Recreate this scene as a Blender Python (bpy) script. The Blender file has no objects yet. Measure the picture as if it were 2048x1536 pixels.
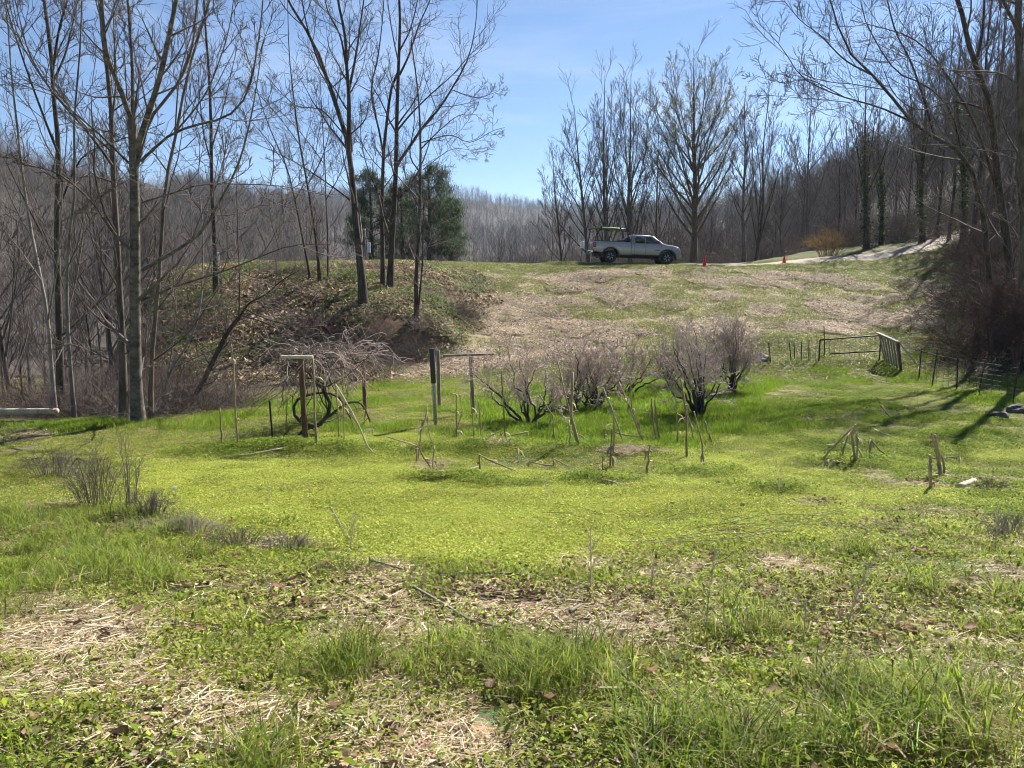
import bpy, bmesh, math, random
import numpy as np
from mathutils import Vector, Matrix

SC = bpy.context.scene
COL = SC.collection
R = math.radians

# ------------------------------------------------------------------ camera
F, CX, CY = 1500.0, 1024.0, 768.0          # photograph pixels
PITCH = math.atan(208 / 1500)
EYE = 1.65
cam = bpy.data.cameras.new('camera')
cam.sensor_width = 36.0
cam.lens = 36.0 * F / 2048
cam.clip_start, cam.clip_end = 0.05, 8000
camo = bpy.data.objects.new('camera', cam)
COL.objects.link(camo)
camo.location = (0, 0, EYE)
camo.rotation_euler = (math.pi / 2 - PITCH, 0, 0)
SC.camera = camo
# ------------------------------------------------------------------ light
SUN_AZ, SUN_EL = R(34), R(42)               # azimuth to the right of the view
w = bpy.data.worlds.new('World'); SC.world = w; w.use_nodes = True
nt = w.node_tree; N = nt.nodes; L = nt.links
bg = N['Background']
sky = N.new('ShaderNodeTexSky'); sky.sky_type = 'NISHITA'; sky.sun_disc = False
sky.sun_elevation = SUN_EL; sky.sun_rotation = SUN_AZ
sky.altitude = 2600; sky.air_density = 1.15; sky.dust_density = 0.0; sky.ozone_density = 4.5
# thin cirrus wisps, laid on the sky by direction
tc = N.new('ShaderNodeTexCoord')
mp = N.new('ShaderNodeMapping'); mp.inputs['Scale'].default_value = (1.2, 3.0, 9.0); mp.inputs['Rotation'].default_value = (0.1, 0.35, 0.4)
nz = N.new('ShaderNodeTexNoise'); nz.inputs['Scale'].default_value = 1.6; nz.inputs['Detail'].default_value = 7; nz.inputs['Roughness'].default_value = 0.55; nz.inputs['Distortion'].default_value = 0.6
rp = N.new('ShaderNodeMapRange'); rp.inputs[1].default_value = 0.52; rp.inputs[2].default_value = 0.80; rp.inputs[3].default_value = 0.0; rp.inputs[4].default_value = 0.26
mx = N.new('ShaderNodeMix'); mx.data_type = 'RGBA'
mx.inputs[7].default_value = (7.5, 8.2, 9.0, 1)
L.new(tc.outputs['Generated'], mp.inputs[0]); L.new(mp.outputs[0], nz.inputs['Vector']); L.new(nz.outputs[0], rp.inputs[0])
L.new(rp.outputs[0], mx.inputs[0]); L.new(sky.outputs[0], mx.inputs[6]); L.new(mx.outputs[2], bg.inputs[0])
bg.inputs[1].default_value = 0.050
sun = bpy.data.lights.new('sun', 'SUN'); sun.energy = 5.0; sun.angle = R(0.53); sun.color = (1.0, 0.95, 0.87)
suno = bpy.data.objects.new('sun', sun); COL.objects.link(suno)
sd = Vector((math.sin(SUN_AZ) * math.cos(SUN_EL), math.cos(SUN_AZ) * math.cos(SUN_EL), math.sin(SUN_EL)))
suno.rotation_euler = sd.to_track_quat('Z', 'Y').to_euler()
suno.location = (10, 10, 40)
vs = SC.view_settings; vs.view_transform = 'Standard'; vs.look = 'None'; vs.exposure = 1.45; vs.gamma = 1.0; vs.use_curve_mapping = False
SC.render.engine = 'CYCLES'
cy = SC.cycles; cy.use_denoising = True; cy.max_bounces = 4; cy.diffuse_bounces = 2; cy.glossy_bounces = 1; cy.transmission_bounces = 3; cy.transparent_max_bounces = 8; cy.volume_bounces = 0
cy.sample_clamp_indirect = 6.0; cy.filter_width = 1.05; cy.use_adaptive_sampling = True; cy.adaptive_threshold = 0.02

# ------------------------------------------------------------------ helpers
def ray(px, py):
    cx, cyy = (px - CX) / F, (CY - py) / F
    y = math.cos(PITCH) + cyy * math.sin(PITCH)
    z = -math.sin(PITCH) + cyy * math.cos(PITCH)
    return cx / y, z / y
def P(px, py, Y):
    """the point seen at a photograph pixel, Y metres ahead of the camera"""
    u, v = ray(px, py)
    return np.array((u * Y, Y, EYE + v * Y))

_H = np.random.RandomState(5).rand(256, 256)
def vnoise(x, y):
    xi, yi = np.floor(x).astype(int), np.floor(y).astype(int)
    fx, fy = x - xi, y - yi
    fx, fy = fx * fx * (3 - 2 * fx), fy * fy * (3 - 2 * fy)
    a, b = _H[xi & 255, yi & 255], _H[(xi + 1) & 255, yi & 255]
    c, d = _H[xi & 255, (yi + 1) & 255], _H[(xi + 1) & 255, (yi + 1) & 255]
    return a * (1 - fx) * (1 - fy) + b * fx * (1 - fy) + c * (1 - fx) * fy + d * fx * fy
def fbm(x, y, s, o=4):
    x, y = np.asarray(x, float) / s + 31.7, np.asarray(y, float) / s + 12.3
    t, a, n = 0, 0.5, 0
    for i in range(o):
        t = t + a * vnoise(x, y); n += a
        x, y, a = x * 2.03 + 5.1, y * 2.03 + 9.7, a * 0.5
    return t / n

def mk_mesh(name, V, Q=None, T=None, col=None, smooth=False, mat=None):
    me = bpy.data.meshes.new(name)
    V = np.asarray(V, np.float32).reshape(-1, 3)
    nq = 0 if Q is None else len(Q); ntr = 0 if T is None else len(T)
    loops = np.concatenate([np.asarray(Q, np.int32).ravel() if nq else np.zeros(0, np.int32),
                            np.asarray(T, np.int32).ravel() if ntr else np.zeros(0, np.int32)])
    me.vertices.add(len(V)); me.vertices.foreach_set('co', V.ravel())
    me.loops.add(len(loops)); me.loops.foreach_set('vertex_index', loops)
    me.polygons.add(nq + ntr)
    starts = np.concatenate([np.arange(nq) * 4, nq * 4 + np.arange(ntr) * 3]).astype(np.int32)
    me.polygons.foreach_set('loop_start', starts)
    if smooth: me.polygons.foreach_set('use_smooth', np.ones(nq + ntr, bool))
    if col is not None:
        a = me.color_attributes.new('Col', 'FLOAT_COLOR', 'POINT')
        c = np.ones((len(V), 4), np.float32); c[:, :3] = col
        a.data.foreach_set('color', c.ravel())
    me.update(calc_edges=True)
    if mat: me.materials.append(mat)
    return me
def obj(name, me, parent=None, kind=None, label=None, cat=None, group=None, loc=None):
    o = bpy.data.objects.new(name, me); COL.objects.link(o)
    if parent is not None: o.parent = parent
    if kind: o['kind'] = kind
    if label: o['label'] = label
    if cat: o['category'] = cat
    if group: o['group'] = group
    if loc is not None: o.location = loc
    return o
def copy_tree(o, label=None, group=None, loc=None, rz=None, s=None):
    c = o.copy(); COL.objects.link(c)
    for ch in list(o.children):
        d = ch.copy(); COL.objects.link(d); d.parent = c
        for g in list(ch.children):
            e = g.copy(); COL.objects.link(e); e.parent = d
    if label: c['label'] = label
    if group: c['group'] = group
    if loc is not None: c.location = loc
    if rz is not None: c.rotation_euler = (0, 0, rz)
    if s is not None: c.scale = s if hasattr(s, '__len__') else (s, s, s)
    return c

class MB:
    """collects boxes, bars and lathed shapes into one part"""
    def __init__(s): s.V = []; s.Q = []; s.T = []; s.n = 0
    def add(s, v, q=(), t=()):
        b = s.n; v = np.asarray(v, float).reshape(-1, 3); s.V.append(v); s.n += len(v)
        s.Q += [tuple(i + b for i in f) for f in q]; s.T += [tuple(i + b for i in f) for f in t]
        return s
    def box(s, lo, hi):
        x0, y0, z0 = lo; x1, y1, z1 = hi
        return s.add([(x0, y0, z0), (x1, y0, z0), (x1, y1, z0), (x0, y1, z0), (x0, y0, z1), (x1, y0, z1), (x1, y1, z1), (x0, y1, z1)],
                     [(0, 3, 2, 1), (4, 5, 6, 7), (0, 1, 5, 4), (1, 2, 6, 5), (2, 3, 7, 6), (3, 0, 4, 7)])
    def bar(s, a, b, w, h=None, up=(0, 0, 1)):
        a, b = Vector(a), Vector(b); t = (b - a).normalized(); h = h or w
        r = t.cross(Vector(up))
        if r.length < 0.05: r = t.cross(Vector((1, 0, 0)))
        r.normalize(); n = r.cross(t); v = []
        for p in (a, b):
            for sx, sy in ((-1, -1), (1, -1), (1, 1), (-1, 1)):
                v.append(p + r * (sx * w / 2) + n * (sy * h / 2))
        return s.add(v, [(3, 2, 1, 0), (4, 5, 6, 7), (0, 1, 5, 4), (1, 2, 6, 5), (2, 3, 7, 6), (3, 0, 4, 7)])
    def ring(s, prof, axis='z', k=20, c=(0, 0, 0), closed=False):
        """lathe a list of (radius, height) around an axis"""
        a = np.arange(k) * 2 * math.pi / k; v = []
        for r, h in prof:
            x, y, z = r * np.cos(a), r * np.sin(a), np.full(k, h)
            p = {'z': (x, y, z), 'y': (x, z, y), 'x': (z, x, y)}[axis]
            v.append(np.stack(p, 1) + np.array(c))
        m = len(prof); q = []
        for i in range(m if closed else m - 1):
            i2 = (i + 1) % m
            for j in range(k):
                q.append((i * k + j, i * k + (j + 1) % k, i2 * k + (j + 1) % k, i2 * k + j))
        return s.add(np.concatenate(v), q)
    def prism(s, pts, y0, y1):
        """polygon in x,z pushed from y0 to y1 (convex)"""
        n = len(pts)
        v = [(x, y0, z) for x, z in pts] + [(x, y1, z) for x, z in pts]
        q = [(i, (i + 1) % n, n + (i + 1) % n, n + i) for i in range(n)]
        t = [(0, i + 1, i) for i in range(1, n - 1)] + [(n, n + i, n + i + 1) for i in range(1, n - 1)]
        return s.add(v, q, t)
    def build(s, name, mat, parent=None, smooth=False, bevel=0, **k):
        me = mk_mesh(name, np.concatenate(s.V), s.Q or None, s.T or None, mat=mat, smooth=smooth)
        o = obj(name, me, parent, **k)
        bm = bmesh.new(); bm.from_mesh(me); bmesh.ops.recalc_face_normals(bm, faces=bm.faces); bm.to_mesh(me); bm.free()
        if bevel:
            b = o.modifiers.new('b', 'BEVEL'); b.width = bevel; b.segments = 2; b.limit_method = 'ANGLE'
        return o

# ------------------------------------------------------------------ tubes
def resample(pts, n):
    p = np.asarray(pts, float)
    if len(p) > 2:                                   # catmull-rom first
        q = np.vstack([2 * p[0] - p[1], p, 2 * p[-1] - p[-2]]); out = []
        for i in range(1, len(q) - 2):
            for t in np.linspace(0, 1, 6, endpoint=False):
                a, b, c, d = q[i - 1], q[i], q[i + 1], q[i + 2]
                out.append(0.5 * (2 * b + (c - a) * t + (2 * a - 5 * b + 4 * c - d) * t * t + (3 * b - a - 3 * c + d) * t ** 3))
        out.append(p[-1]); p = np.array(out)
    s = np.r_[0, np.cumsum(np.linalg.norm(np.diff(p, axis=0), axis=1))]
    t = np.linspace(0, s[-1], n)
    return np.stack([np.interp(t, s, p[:, i]) for i in range(3)], 1)
def norm(v): return v / np.maximum(np.linalg.norm(v, axis=-1, keepdims=True), 1e-9)
def tube_arrays(batches, cap=False):
    Vs, Qs, Ts, b = [], [], [], 0
    for pts, rad, k in batches:
        pts = np.asarray(pts, float); rad = np.asarray(rad, float)
        if pts.ndim == 2: pts, rad = pts[None], rad[None]
        m, n, _ = pts.shape
        T = norm(np.gradient(pts, axis=1))
        ov = norm(pts[:, -1] - pts[:, 0]); ref = np.zeros((m, 3)); ref[np.arange(m), np.abs(ov).argmin(1)] = 1
        Nn = norm(np.cross(T, ref[:, None, :])); B = np.cross(T, Nn)
        a = np.arange(k) * 2 * math.pi / k
        ring = pts[:, :, None, :] + rad[:, :, None, None] * (np.cos(a)[None, None, :, None] * Nn[:, :, None, :] + np.sin(a)[None, None, :, None] * B[:, :, None, :])
        Vs.append(ring.reshape(-1, 3))
        mi, ni, ki = np.meshgrid(np.arange(m), np.arange(n - 1), np.arange(k), indexing='ij')
        b0 = b + (mi * n + ni) * k
        k2 = (ki + 1) % k
        Qs.append(np.stack([b0 + ki, b0 + k2, b0 + k + k2, b0 + k + ki], -1).reshape(-1, 4))
        if cap:
            for j in range(m):
                for e, flip in ((0, True), (n - 1, False)):
                    o = b + (j * n + e) * k
                    for i in range(1, k - 1):
                        Ts.append((o, o + i + 1, o + i) if flip else (o, o + i, o + i + 1))
        b += m * n * k
    return np.concatenate(Vs), np.concatenate(Qs), (np.array(Ts) if Ts else None)
def tube_mesh(name, batches, mat, cap=False, smooth=True):
    V, Q, T = tube_arrays(batches, cap)
    return mk_mesh(name, V, Q, T, smooth=smooth, mat=mat)
def sprout(pts, rad, k, t0, t1, ang, asd, ratio, taper, up, wob, n, rr, rng, rmin=0.002, rtip=0.0015, lens=None, flat=0.0):
    """a level of side shoots on every polyline of the level below"""
    m, pn, _ = pts.shape
    plen = np.linalg.norm(np.diff(pts, axis=1), axis=2).sum(1) if lens is None else lens
    idx = np.repeat(np.arange(m), k)
    st = (np.tile(np.arange(k), m) + rng.rand(m * k)) / k
    t = t0 + (t1 - t0) * st
    f = np.clip(t * (pn - 1), 0, pn - 1.001); i = f.astype(int); fr = (f - i)[:, None]
    pos = pts[idx, i] * (1 - fr) + pts[idx, i + 1] * fr
    tan = norm(pts[idx, i + 1] - pts[idx, i])
    r = rad[idx, i] * (1 - fr[:, 0]) + rad[idx, i + 1] * fr[:, 0]
    ref = np.where(np.abs(tan[:, 2:3]) > 0.9, np.array([[1., 0, 0]]), np.array([[0., 0, 1]]))
    A = norm(np.cross(tan, ref)); B = np.cross(tan, A)
    ph = np.tile(np.arange(k), m) * 2.4 + np.repeat(rng.rand(m) * 6.28, k) + rng.randn(m * k) * 0.5
    an = ang + rng.randn(m * k) * asd
    d = np.cos(an)[:, None] * tan + np.sin(an)[:, None] * (np.cos(ph)[:, None] * A + np.sin(ph)[:, None] * B)
    if flat: d[:, 2] *= (1 - flat); d = norm(d)
    ln = plen[idx] * ratio * (1 - taper * st) * (0.6 + 0.8 * rng.rand(m * k))
    r0 = np.maximum(r * rr * (0.75 + 0.4 * rng.rand(m * k)), rmin)
    out = np.zeros((m * k, n, 3)); out[:, 0] = pos
    for s in range(1, n):
        d = norm(d + np.array([0, 0, up]) + rng.randn(m * k, 3) * wob)
        out[:, s] = out[:, s - 1] + d * (ln / (n - 1))[:, None]
    tt = np.linspace(0, 1, n)[None]
    ra = r0[:, None] * (1 - tt) + np.minimum(rtip, r0)[:, None] * tt
    return out, ra
def grow(mains, levels, rng):
    """mains: list of (points, r0, r1); returns crown batches and the tips"""
    pts = np.stack([resample(p, 14) for p, a, b in mains])
    rad = np.stack([a + (b - a) * np.linspace(0, 1, 14) ** 0.8 for p, a, b in mains])
    main_b = [(pts[i:i + 1], rad[i:i + 1]) for i in range(len(mains))]
    cur, crad, batches = pts, rad, []
    for lv in levels:
        kk = dict(lv); sides = kk.pop('sides', 3)
        cur, crad = sprout(cur, crad, rng=rng, **kk)
        batches.append((cur, crad, sides))
    return main_b, batches, cur[:, -1], cur[:, -1] - cur[:, -2]

# ------------------------------------------------------------------ materials
def new_mat(name):
    m = bpy.data.materials.new(name); m.use_nodes = True
    nt = m.node_tree; return m, nt.nodes, nt.links, nt.nodes['Principled BSDF']
def plain(name, c, rough=0.6, metal=0.0, spec=0.5, var=0.15, scale=20.0, bump=0.0, coat=0.0):
    m, N, L, b = new_mat(name)
    b.inputs['Roughness'].default_value = rough; b.inputs['Metallic'].default_value = metal
    b.inputs['Specular IOR Level'].default_value = spec; b.inputs['Coat Weight'].default_value = coat
    tc = N.new('ShaderNodeTexCoord'); nz = N.new('ShaderNodeTexNoise'); nz.inputs['Scale'].default_value = scale; nz.inputs['Detail'].default_value = 4
    L.new(tc.outputs['Object'], nz.inputs['Vector'])
    hs = N.new('ShaderNodeMapRange'); hs.inputs[1].default_value = 0.25; hs.inputs[2].default_value = 0.75
    hs.inputs[3].default_value = 1 - var; hs.inputs[4].default_value = 1 + var
    mu = N.new('ShaderNodeMix'); mu.data_type = 'RGBA'; mu.blend_type = 'MULTIPLY'; mu.inputs[0].default_value = 1; mu.inputs[6].default_value = (*c, 1)
    L.new(nz.outputs[0], hs.inputs[0]); L.new(hs.outputs[0], mu.inputs[7]); L.new(mu.outputs[2], b.inputs['Base Color'])
    if bump:
        bp = N.new('ShaderNodeBump'); bp.inputs['Strength'].default_value = bump; bp.inputs['Distance'].default_value = 0.02
        L.new(nz.outputs[0], bp.inputs['Height']); L.new(bp.outputs[0], b.inputs['Normal'])
    return m
def leafy(name, rough=0.5, spec=0.35, trans=0.45, var=0.25, tint=(1, 1, 1)):
    """leaf material: colour per blade from the mesh, a little different for every tuft, lets light through"""
    m, N, L, b = new_mat(name)
    at = N.new('ShaderNodeAttribute'); at.attribute_name = 'Col'
    oi = N.new('ShaderNodeObjectInfo')
    mr = N.new('ShaderNodeMapRange'); mr.inputs[3].default_value = 1 - var; mr.inputs[4].default_value = 1 + var
    hs = N.new('ShaderNodeHueSaturation')
    mh = N.new('ShaderNodeMapRange'); mh.inputs[3].default_value = 0.49; mh.inputs[4].default_value = 0.51
    wn = N.new('ShaderNodeTexWhiteNoise'); wn.noise_dimensions = '1D'
    mu = N.new('ShaderNodeMix'); mu.data_type = 'RGBA'; mu.blend_type = 'MULTIPLY'; mu.inputs[0].default_value = 1; mu.inputs[7].default_value = (*tint, 1)
    L.new(oi.outputs['Random'], mr.inputs[0]); L.new(oi.outputs['Random'], wn.inputs['W']); L.new(wn.outputs[0], mh.inputs[0])
    L.new(at.outputs[0], mu.inputs[6]); L.new(mu.outputs[2], hs.inputs['Color']); L.new(mr.outputs[0], hs.inputs['Value']); L.new(mh.outputs[0], hs.inputs['Hue'])
    b.inputs['Roughness'].default_value = rough; b.inputs['Specular IOR Level'].default_value = spec
    L.new(hs.outputs[0], b.inputs['Base Color'])
    tr = N.new('ShaderNodeBsdfTranslucent'); ms = N.new('ShaderNodeMixShader'); ms.inputs[0].default_value = trans
    L.new(hs.outputs[0], tr.inputs[0]); L.new(b.outputs[0], ms.inputs[1]); L.new(tr.outputs[0], ms.inputs[2])
    L.new(ms.outputs[0], N['Material Output'].inputs[0])
    return m
def bark(name, c1, c2, scale=6.0, stretch=0.25, rough=0.85, bump=0.6, var=0.2, spec=0.2):
    m, N, L, b = new_mat(name)
    tc = N.new('ShaderNodeTexCoord'); mp = N.new('ShaderNodeMapping'); mp.inputs['Scale'].default_value = (1, 1, stretch)
    nz = N.new('ShaderNodeTexNoise'); nz.inputs['Scale'].default_value = scale; nz.inputs['Detail'].default_value = 6; nz.inputs['Roughness'].default_value = 0.65
    cr = N.new('ShaderNodeValToRGB'); cr.color_ramp.elements[0].position = 0.35; cr.color_ramp.elements[1].position = 0.68
    cr.color_ramp.elements[0].color = (*c1, 1); cr.color_ramp.elements[1].color = (*c2, 1)
    oi = N.new('ShaderNodeObjectInfo'); mr = N.new('ShaderNodeMapRange'); mr.inputs[3].default_value = 1 - var; mr.inputs[4].default_value = 1 + var
    mu = N.new('ShaderNodeMix'); mu.data_type = 'RGBA'; mu.blend_type = 'MULTIPLY'; mu.inputs[0].default_value = 1
    bp = N.new('ShaderNodeBump'); bp.inputs['Strength'].default_value = bump; bp.inputs['Distance'].default_value = 0.03
    L.new(tc.outputs['Object'], mp.inputs[0]); L.new(mp.outputs[0], nz.inputs['Vector']); L.new(nz.outputs[0], cr.inputs[0])
    L.new(oi.outputs['Random'], mr.inputs[0]); L.new(cr.outputs[0], mu.inputs[6]); L.new(mr.outputs[0], mu.inputs[7]); L.new(mu.outputs[2], b.inputs['Base Color'])
    L.new(nz.outputs[0], bp.inputs['Height']); L.new(bp.outputs[0], b.inputs['Normal'])
    b.inputs['Roughness'].default_value = rough; b.inputs['Specular IOR Level'].default_value = spec
    return m

# ------------------------------------------------------------------ scatter (ground cover nobody could count)
def scatter(name, pts, rot, scl, protos, pick, label, cat):
    me = mk_mesh(name, pts)
    n = len(pts)
    a = me.attributes.new('rot', 'FLOAT_VECTOR', 'POINT'); a.data.foreach_set('vector', np.asarray(rot, np.float32).ravel())
    s = np.asarray(scl, np.float32)
    if s.ndim == 1: s = np.stack([s, s, s], 1)
    a = me.attributes.new('scl', 'FLOAT_VECTOR', 'POINT'); a.data.foreach_set('vector', s.astype(np.float32).ravel())
    a = me.attributes.new('pick', 'INT', 'POINT'); a.data.foreach_set('value', np.asarray(pick, np.int32))
    c = bpy.data.collections.new(name + '_kinds')
    for i, p in enumerate(protos):
        c.objects.link(bpy.data.objects.new('%s_kind_%02d' % (name, i), p))
    o = obj(name, me, kind='stuff', label=label, cat=cat)
    ng = bpy.data.node_groups.new(name, 'GeometryNodeTree')
    ng.interface.new_socket('Geometry', in_out='INPUT', socket_type='NodeSocketGeometry')
    ng.interface.new_socket('Geometry', in_out='OUTPUT', socket_type='NodeSocketGeometry')
    N, L = ng.nodes, ng.links
    gi, go = N.new('NodeGroupInput'), N.new('NodeGroupOutput')
    ip = N.new('GeometryNodeInstanceOnPoints'); ci = N.new('GeometryNodeCollectionInfo')
    ci.inputs['Collection'].default_value = c; ci.inputs['Separate Children'].default_value = True; ci.inputs['Reset Children'].default_value = True
    def att(nm, ty):
        q = N.new('GeometryNodeInputNamedAttribute'); q.data_type = ty; q.inputs['Name'].default_value = nm; return q.outputs['Attribute']
    er = N.new('FunctionNodeEulerToRotation')
    L.new(gi.outputs[0], ip.inputs['Points']); L.new(ci.outputs[0], ip.inputs['Instance'])
    ip.inputs['Pick Instance'].default_value = True
    L.new(att('pick', 'INT'), ip.inputs['Instance Index']); L.new(att('rot', 'FLOAT_VECTOR'), er.inputs[0])
    L.new(er.outputs[0], ip.inputs['Rotation']); L.new(att('scl', 'FLOAT_VECTOR'), ip.inputs['Scale'])
    L.new(ip.outputs[0], go.inputs[0])
    md = o.modifiers.new('scatter', 'NODES'); md.node_group = ng
    return o
# ================================================================== ground
# height profiles: for a set of directions, (photo row, distance) where the ground is seen,
# or ('z', distance, height over the eye) where it is hidden
FORE = [('z', -8, -1.52), ('z', 0, -1.55), (1536, 2.3), (1350, 3.2), (1200, 4.4), (1100, 6.0), (1000, 8.2), (930, 11.0), (868, 14.2)]
def far(*zs): return [('z', y, z) for y, z in zs]
PROF = {
 -1400: FORE + far((16, -2.9), (40, -5), (90, 2), (170, 34), (400, 90), (1200, 160), (3500, 130)),
 -200: FORE + [(845, 15.3)] + far((22, -4.2), (40, -6.5), (70, -5), (110, 6), (180, 27), (350, 48), (1000, 130), (3500, 130)),
 20:   FORE + [(845, 15.3)] + far((20, -4.0), (40, -7), (75, -7), (120, 2), (190, 22), (350, 38), (1000, 118), (3500, 120)),
 180:  FORE + [(843, 15.4), (826, 17.5)] + far((22, -3.9), (40, -6.6), (80, -8), (130, 0), (210, 20), (350, 32), (1000, 112), (3500, 120)),
 300:  FORE + [(842, 15.6), (822, 17.4), (800, 19.5), (765, 23), (690, 27), (610, 32), (566, 36), (552, 39)] + far((44, -0.8), (60, -7), (90, -10), (140, -2), (240, 18), (400, 36), (1000, 108), (3500, 120)),
 420:  FORE + [(838, 16), (805, 19), (775, 22), (720, 25.6), (650, 28.6), (590, 32), (545, 36.5), (533, 41)] + far((50, 0.6), (62, -4), (90, -9), (150, -3), (250, 20), (420, 40), (1000, 88), (3500, 120)),
 560:  FORE + [(832, 16.6), (795, 20), (768, 23), (715, 26), (650, 28.4), (590, 31), (545, 34.5), (529, 39)] + far((45, 0.95), (56, 0.9), (66, -4), (95, -9), (160, -4), (260, 16), (430, 36), (1000, 90), (3500, 120)),
 700:  FORE + [(830, 16.7), (795, 20), (768, 23), (738, 25.8), (716, 26.9), (660, 27.5), (622, 28.6), (592, 30.4), (552, 33), (528, 37)] + far((43, 0.98), (56, 1.0), (68, -4), (100, -9), (170, -6), (300, 10), (500, 34), (1000, 94), (3500, 120)),
 850:  FORE + [(828, 16.8), (790, 20.4), (765, 23.2), (738, 25.8), (714, 27.0), (665, 27.6), (635, 28.6), (604, 30.4), (560, 33.6), (528, 38)] + far((43, 1.02), (57, 1.02), (70, -4), (105, -9), (180, -8), (320, 8), (560, 32), (1000, 108), (3500, 120)),
 940:  FORE + [(826, 17), (780, 21.2), (755, 23.8), (715, 26.6), (660, 30), (605, 34), (560, 37.8), (533, 41.5), (527, 44)] + far((47, 1.03), (58, 1.03), (72, -4), (110, -9), (190, -8), (330, 8), (560, 28), (1000, 96), (3500, 120)),
 1040: FORE + [(824, 17.2), (775, 21.8), (750, 24.2), (705, 27.5), (650, 32), (600, 36), (560, 40), (537, 43.3), (529, 45.6)] + far((49, 1.05), (58, 1.05), (72, -3), (110, -8), (190, -6), (330, 6), (600, 30), (1000, 88), (3500, 120)),
 1250: FORE + [(822, 17.4), (770, 22.2), (735, 25), (690, 28.4), (640, 32.6), (595, 36.6), (560, 40), (540, 43), (531, 45.2)] + far((49, 0.98), (58, 1.0), (70, -2), (105, -6), (180, 0), (300, 16), (600, 40), (1000, 82), (3500, 120)),
 1450: FORE + [(822, 17.4), (765, 22.6), (725, 25.6), (685, 28.6), (635, 33), (590, 37), (555, 41), (540, 43.6), (531, 46)] + far((50, 1.0), (58, 1.1), (68, 0), (100, -2), (170, 4), (300, 20), (600, 44), (1000, 84), (3500, 120)),
 1600: FORE + [(822, 17.4), (765, 22.6), (722, 25.8), (685, 28.6), (640, 32.6), (590, 37.4), (550, 42), (531, 46)] + far((50, 1.3), (58, 2.0), (75, 2.5), (105, 3), (170, 10), (300, 28), (600, 52), (1000, 90), (3500, 120)),
 1720: FORE + [(820, 17.6), (765, 22.6), (722, 25.8), (690, 28.2), (650, 32), (600, 37), (552, 42), (526, 46), (517, 49)] + far((54, 2.0), (62, 3.0), (80, 4.5), (110, 8), (170, 17), (300, 36), (600, 76), (3500, 120)),
 1840: FORE + [(815, 18), (768, 22.4), (730, 25.2), (692, 28), (650, 31.6), (605, 36), (550, 41.6), (520, 46), (501, 51), (490, 57)] + far((64, 3.3), (80, 5.5), (110, 10), (170, 22), (300, 42), (600, 84), (3500, 120)),
 1915: FORE + [(806, 18.8), (768, 22.4), (735, 24.6), (700, 26.8), (662, 29.6), (612, 33.8), (548, 38.5), (508, 44.5), (486, 52)] + far((60, 3.6), (80, 7), (110, 13), (170, 26), (300, 48), (600, 90), (3500, 120)),
 1975: FORE + [(802, 19.2), (775, 21.6), (745, 23.8), (716, 25.6), (640, 27.2), (560, 30), (510, 34), (485, 42)] + far((55, 4.4), (80, 9), (110, 16), (170, 30), (300, 54), (600, 95), (3500, 120)),
 2060: FORE + [(806, 18.8), (785, 20.6), (752, 23.0), (640, 25), (540, 28), (480, 33), (450, 42)] + far((60, 7), (80, 11), (110, 19), (170, 34), (300, 58), (600, 95), (3500, 120)),
 2400: FORE + [(812, 18.2), (760, 20.5), (620, 23), (500, 27)] + far((40, 5), (80, 19), (120, 34), (300, 75), (600, 100), (3500, 120)),
 3600: FORE + far((16, -2), (22, 1), (40, 8), (90, 26), (300, 80), (1200, 150), (3500, 120)),
}
def col_u(px): return ray(px, 600)[0]
_cu = np.array([col_u(c) for c in PROF])
_ty = np.linspace(math.log(1.0), math.log(3600 + 9), 700)           # s = log(Y + 9)
_tab = []
for c, pr in PROF.items():
    ys, zs = [], []
    for p in pr:
        if p[0] == 'z': ys.append(p[1]); zs.append(p[2])
        else: ys.append(p[1]); zs.append(ray(0, p[0])[1] * p[1])
    s = np.log(np.array(ys, float) + 9); z = np.array(zs)
    # monotone (pchip) interpolation
    h = np.diff(s); dl = np.diff(z) / h; d = np.zeros_like(z)
    for i in range(1, len(z) - 1):
        if dl[i - 1] * dl[i] > 0:
            w1, w2 = 2 * h[i] + h[i - 1], h[i] + 2 * h[i - 1]
            d[i] = (w1 + w2) / (w1 / dl[i - 1] + w2 / dl[i])
    d[0], d[-1] = dl[0], dl[-1]
    q = np.clip(_ty, s[0], s[-1]); k = np.clip(np.searchsorted(s, q) - 1, 0, len(h) - 1)
    t = (q - s[k]) / h[k]
    _tab.append((2 * t**3 - 3 * t**2 + 1) * z[k] + (t**3 - 2 * t**2 + t) * h[k] * d[k] + (-2 * t**3 + 3 * t**2) * z[k + 1] + (t**3 - t**2) * h[k] * d[k + 1])
_tab = np.array(_tab)
_uu = np.linspace(_cu[0], _cu[-1], 900)
_dense = np.stack([np.interp(_uu, _cu, _tab[:, j]) for j in range(len(_ty))], 1)
def _blur(a, sig, ax):
    k = np.exp(-0.5 * (np.arange(-3 * sig, 3 * sig + 1) / sig) ** 2); k /= k.sum()
    pad = [(0, 0), (0, 0)]; pad[ax] = (3 * sig, 3 * sig); b = np.pad(a, pad, mode='edge')
    return np.apply_along_axis(lambda v: np.convolve(v, k, 'valid'), ax, b)
_dense = _blur(_dense, 6, 0)
MOUNDS = []
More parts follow.
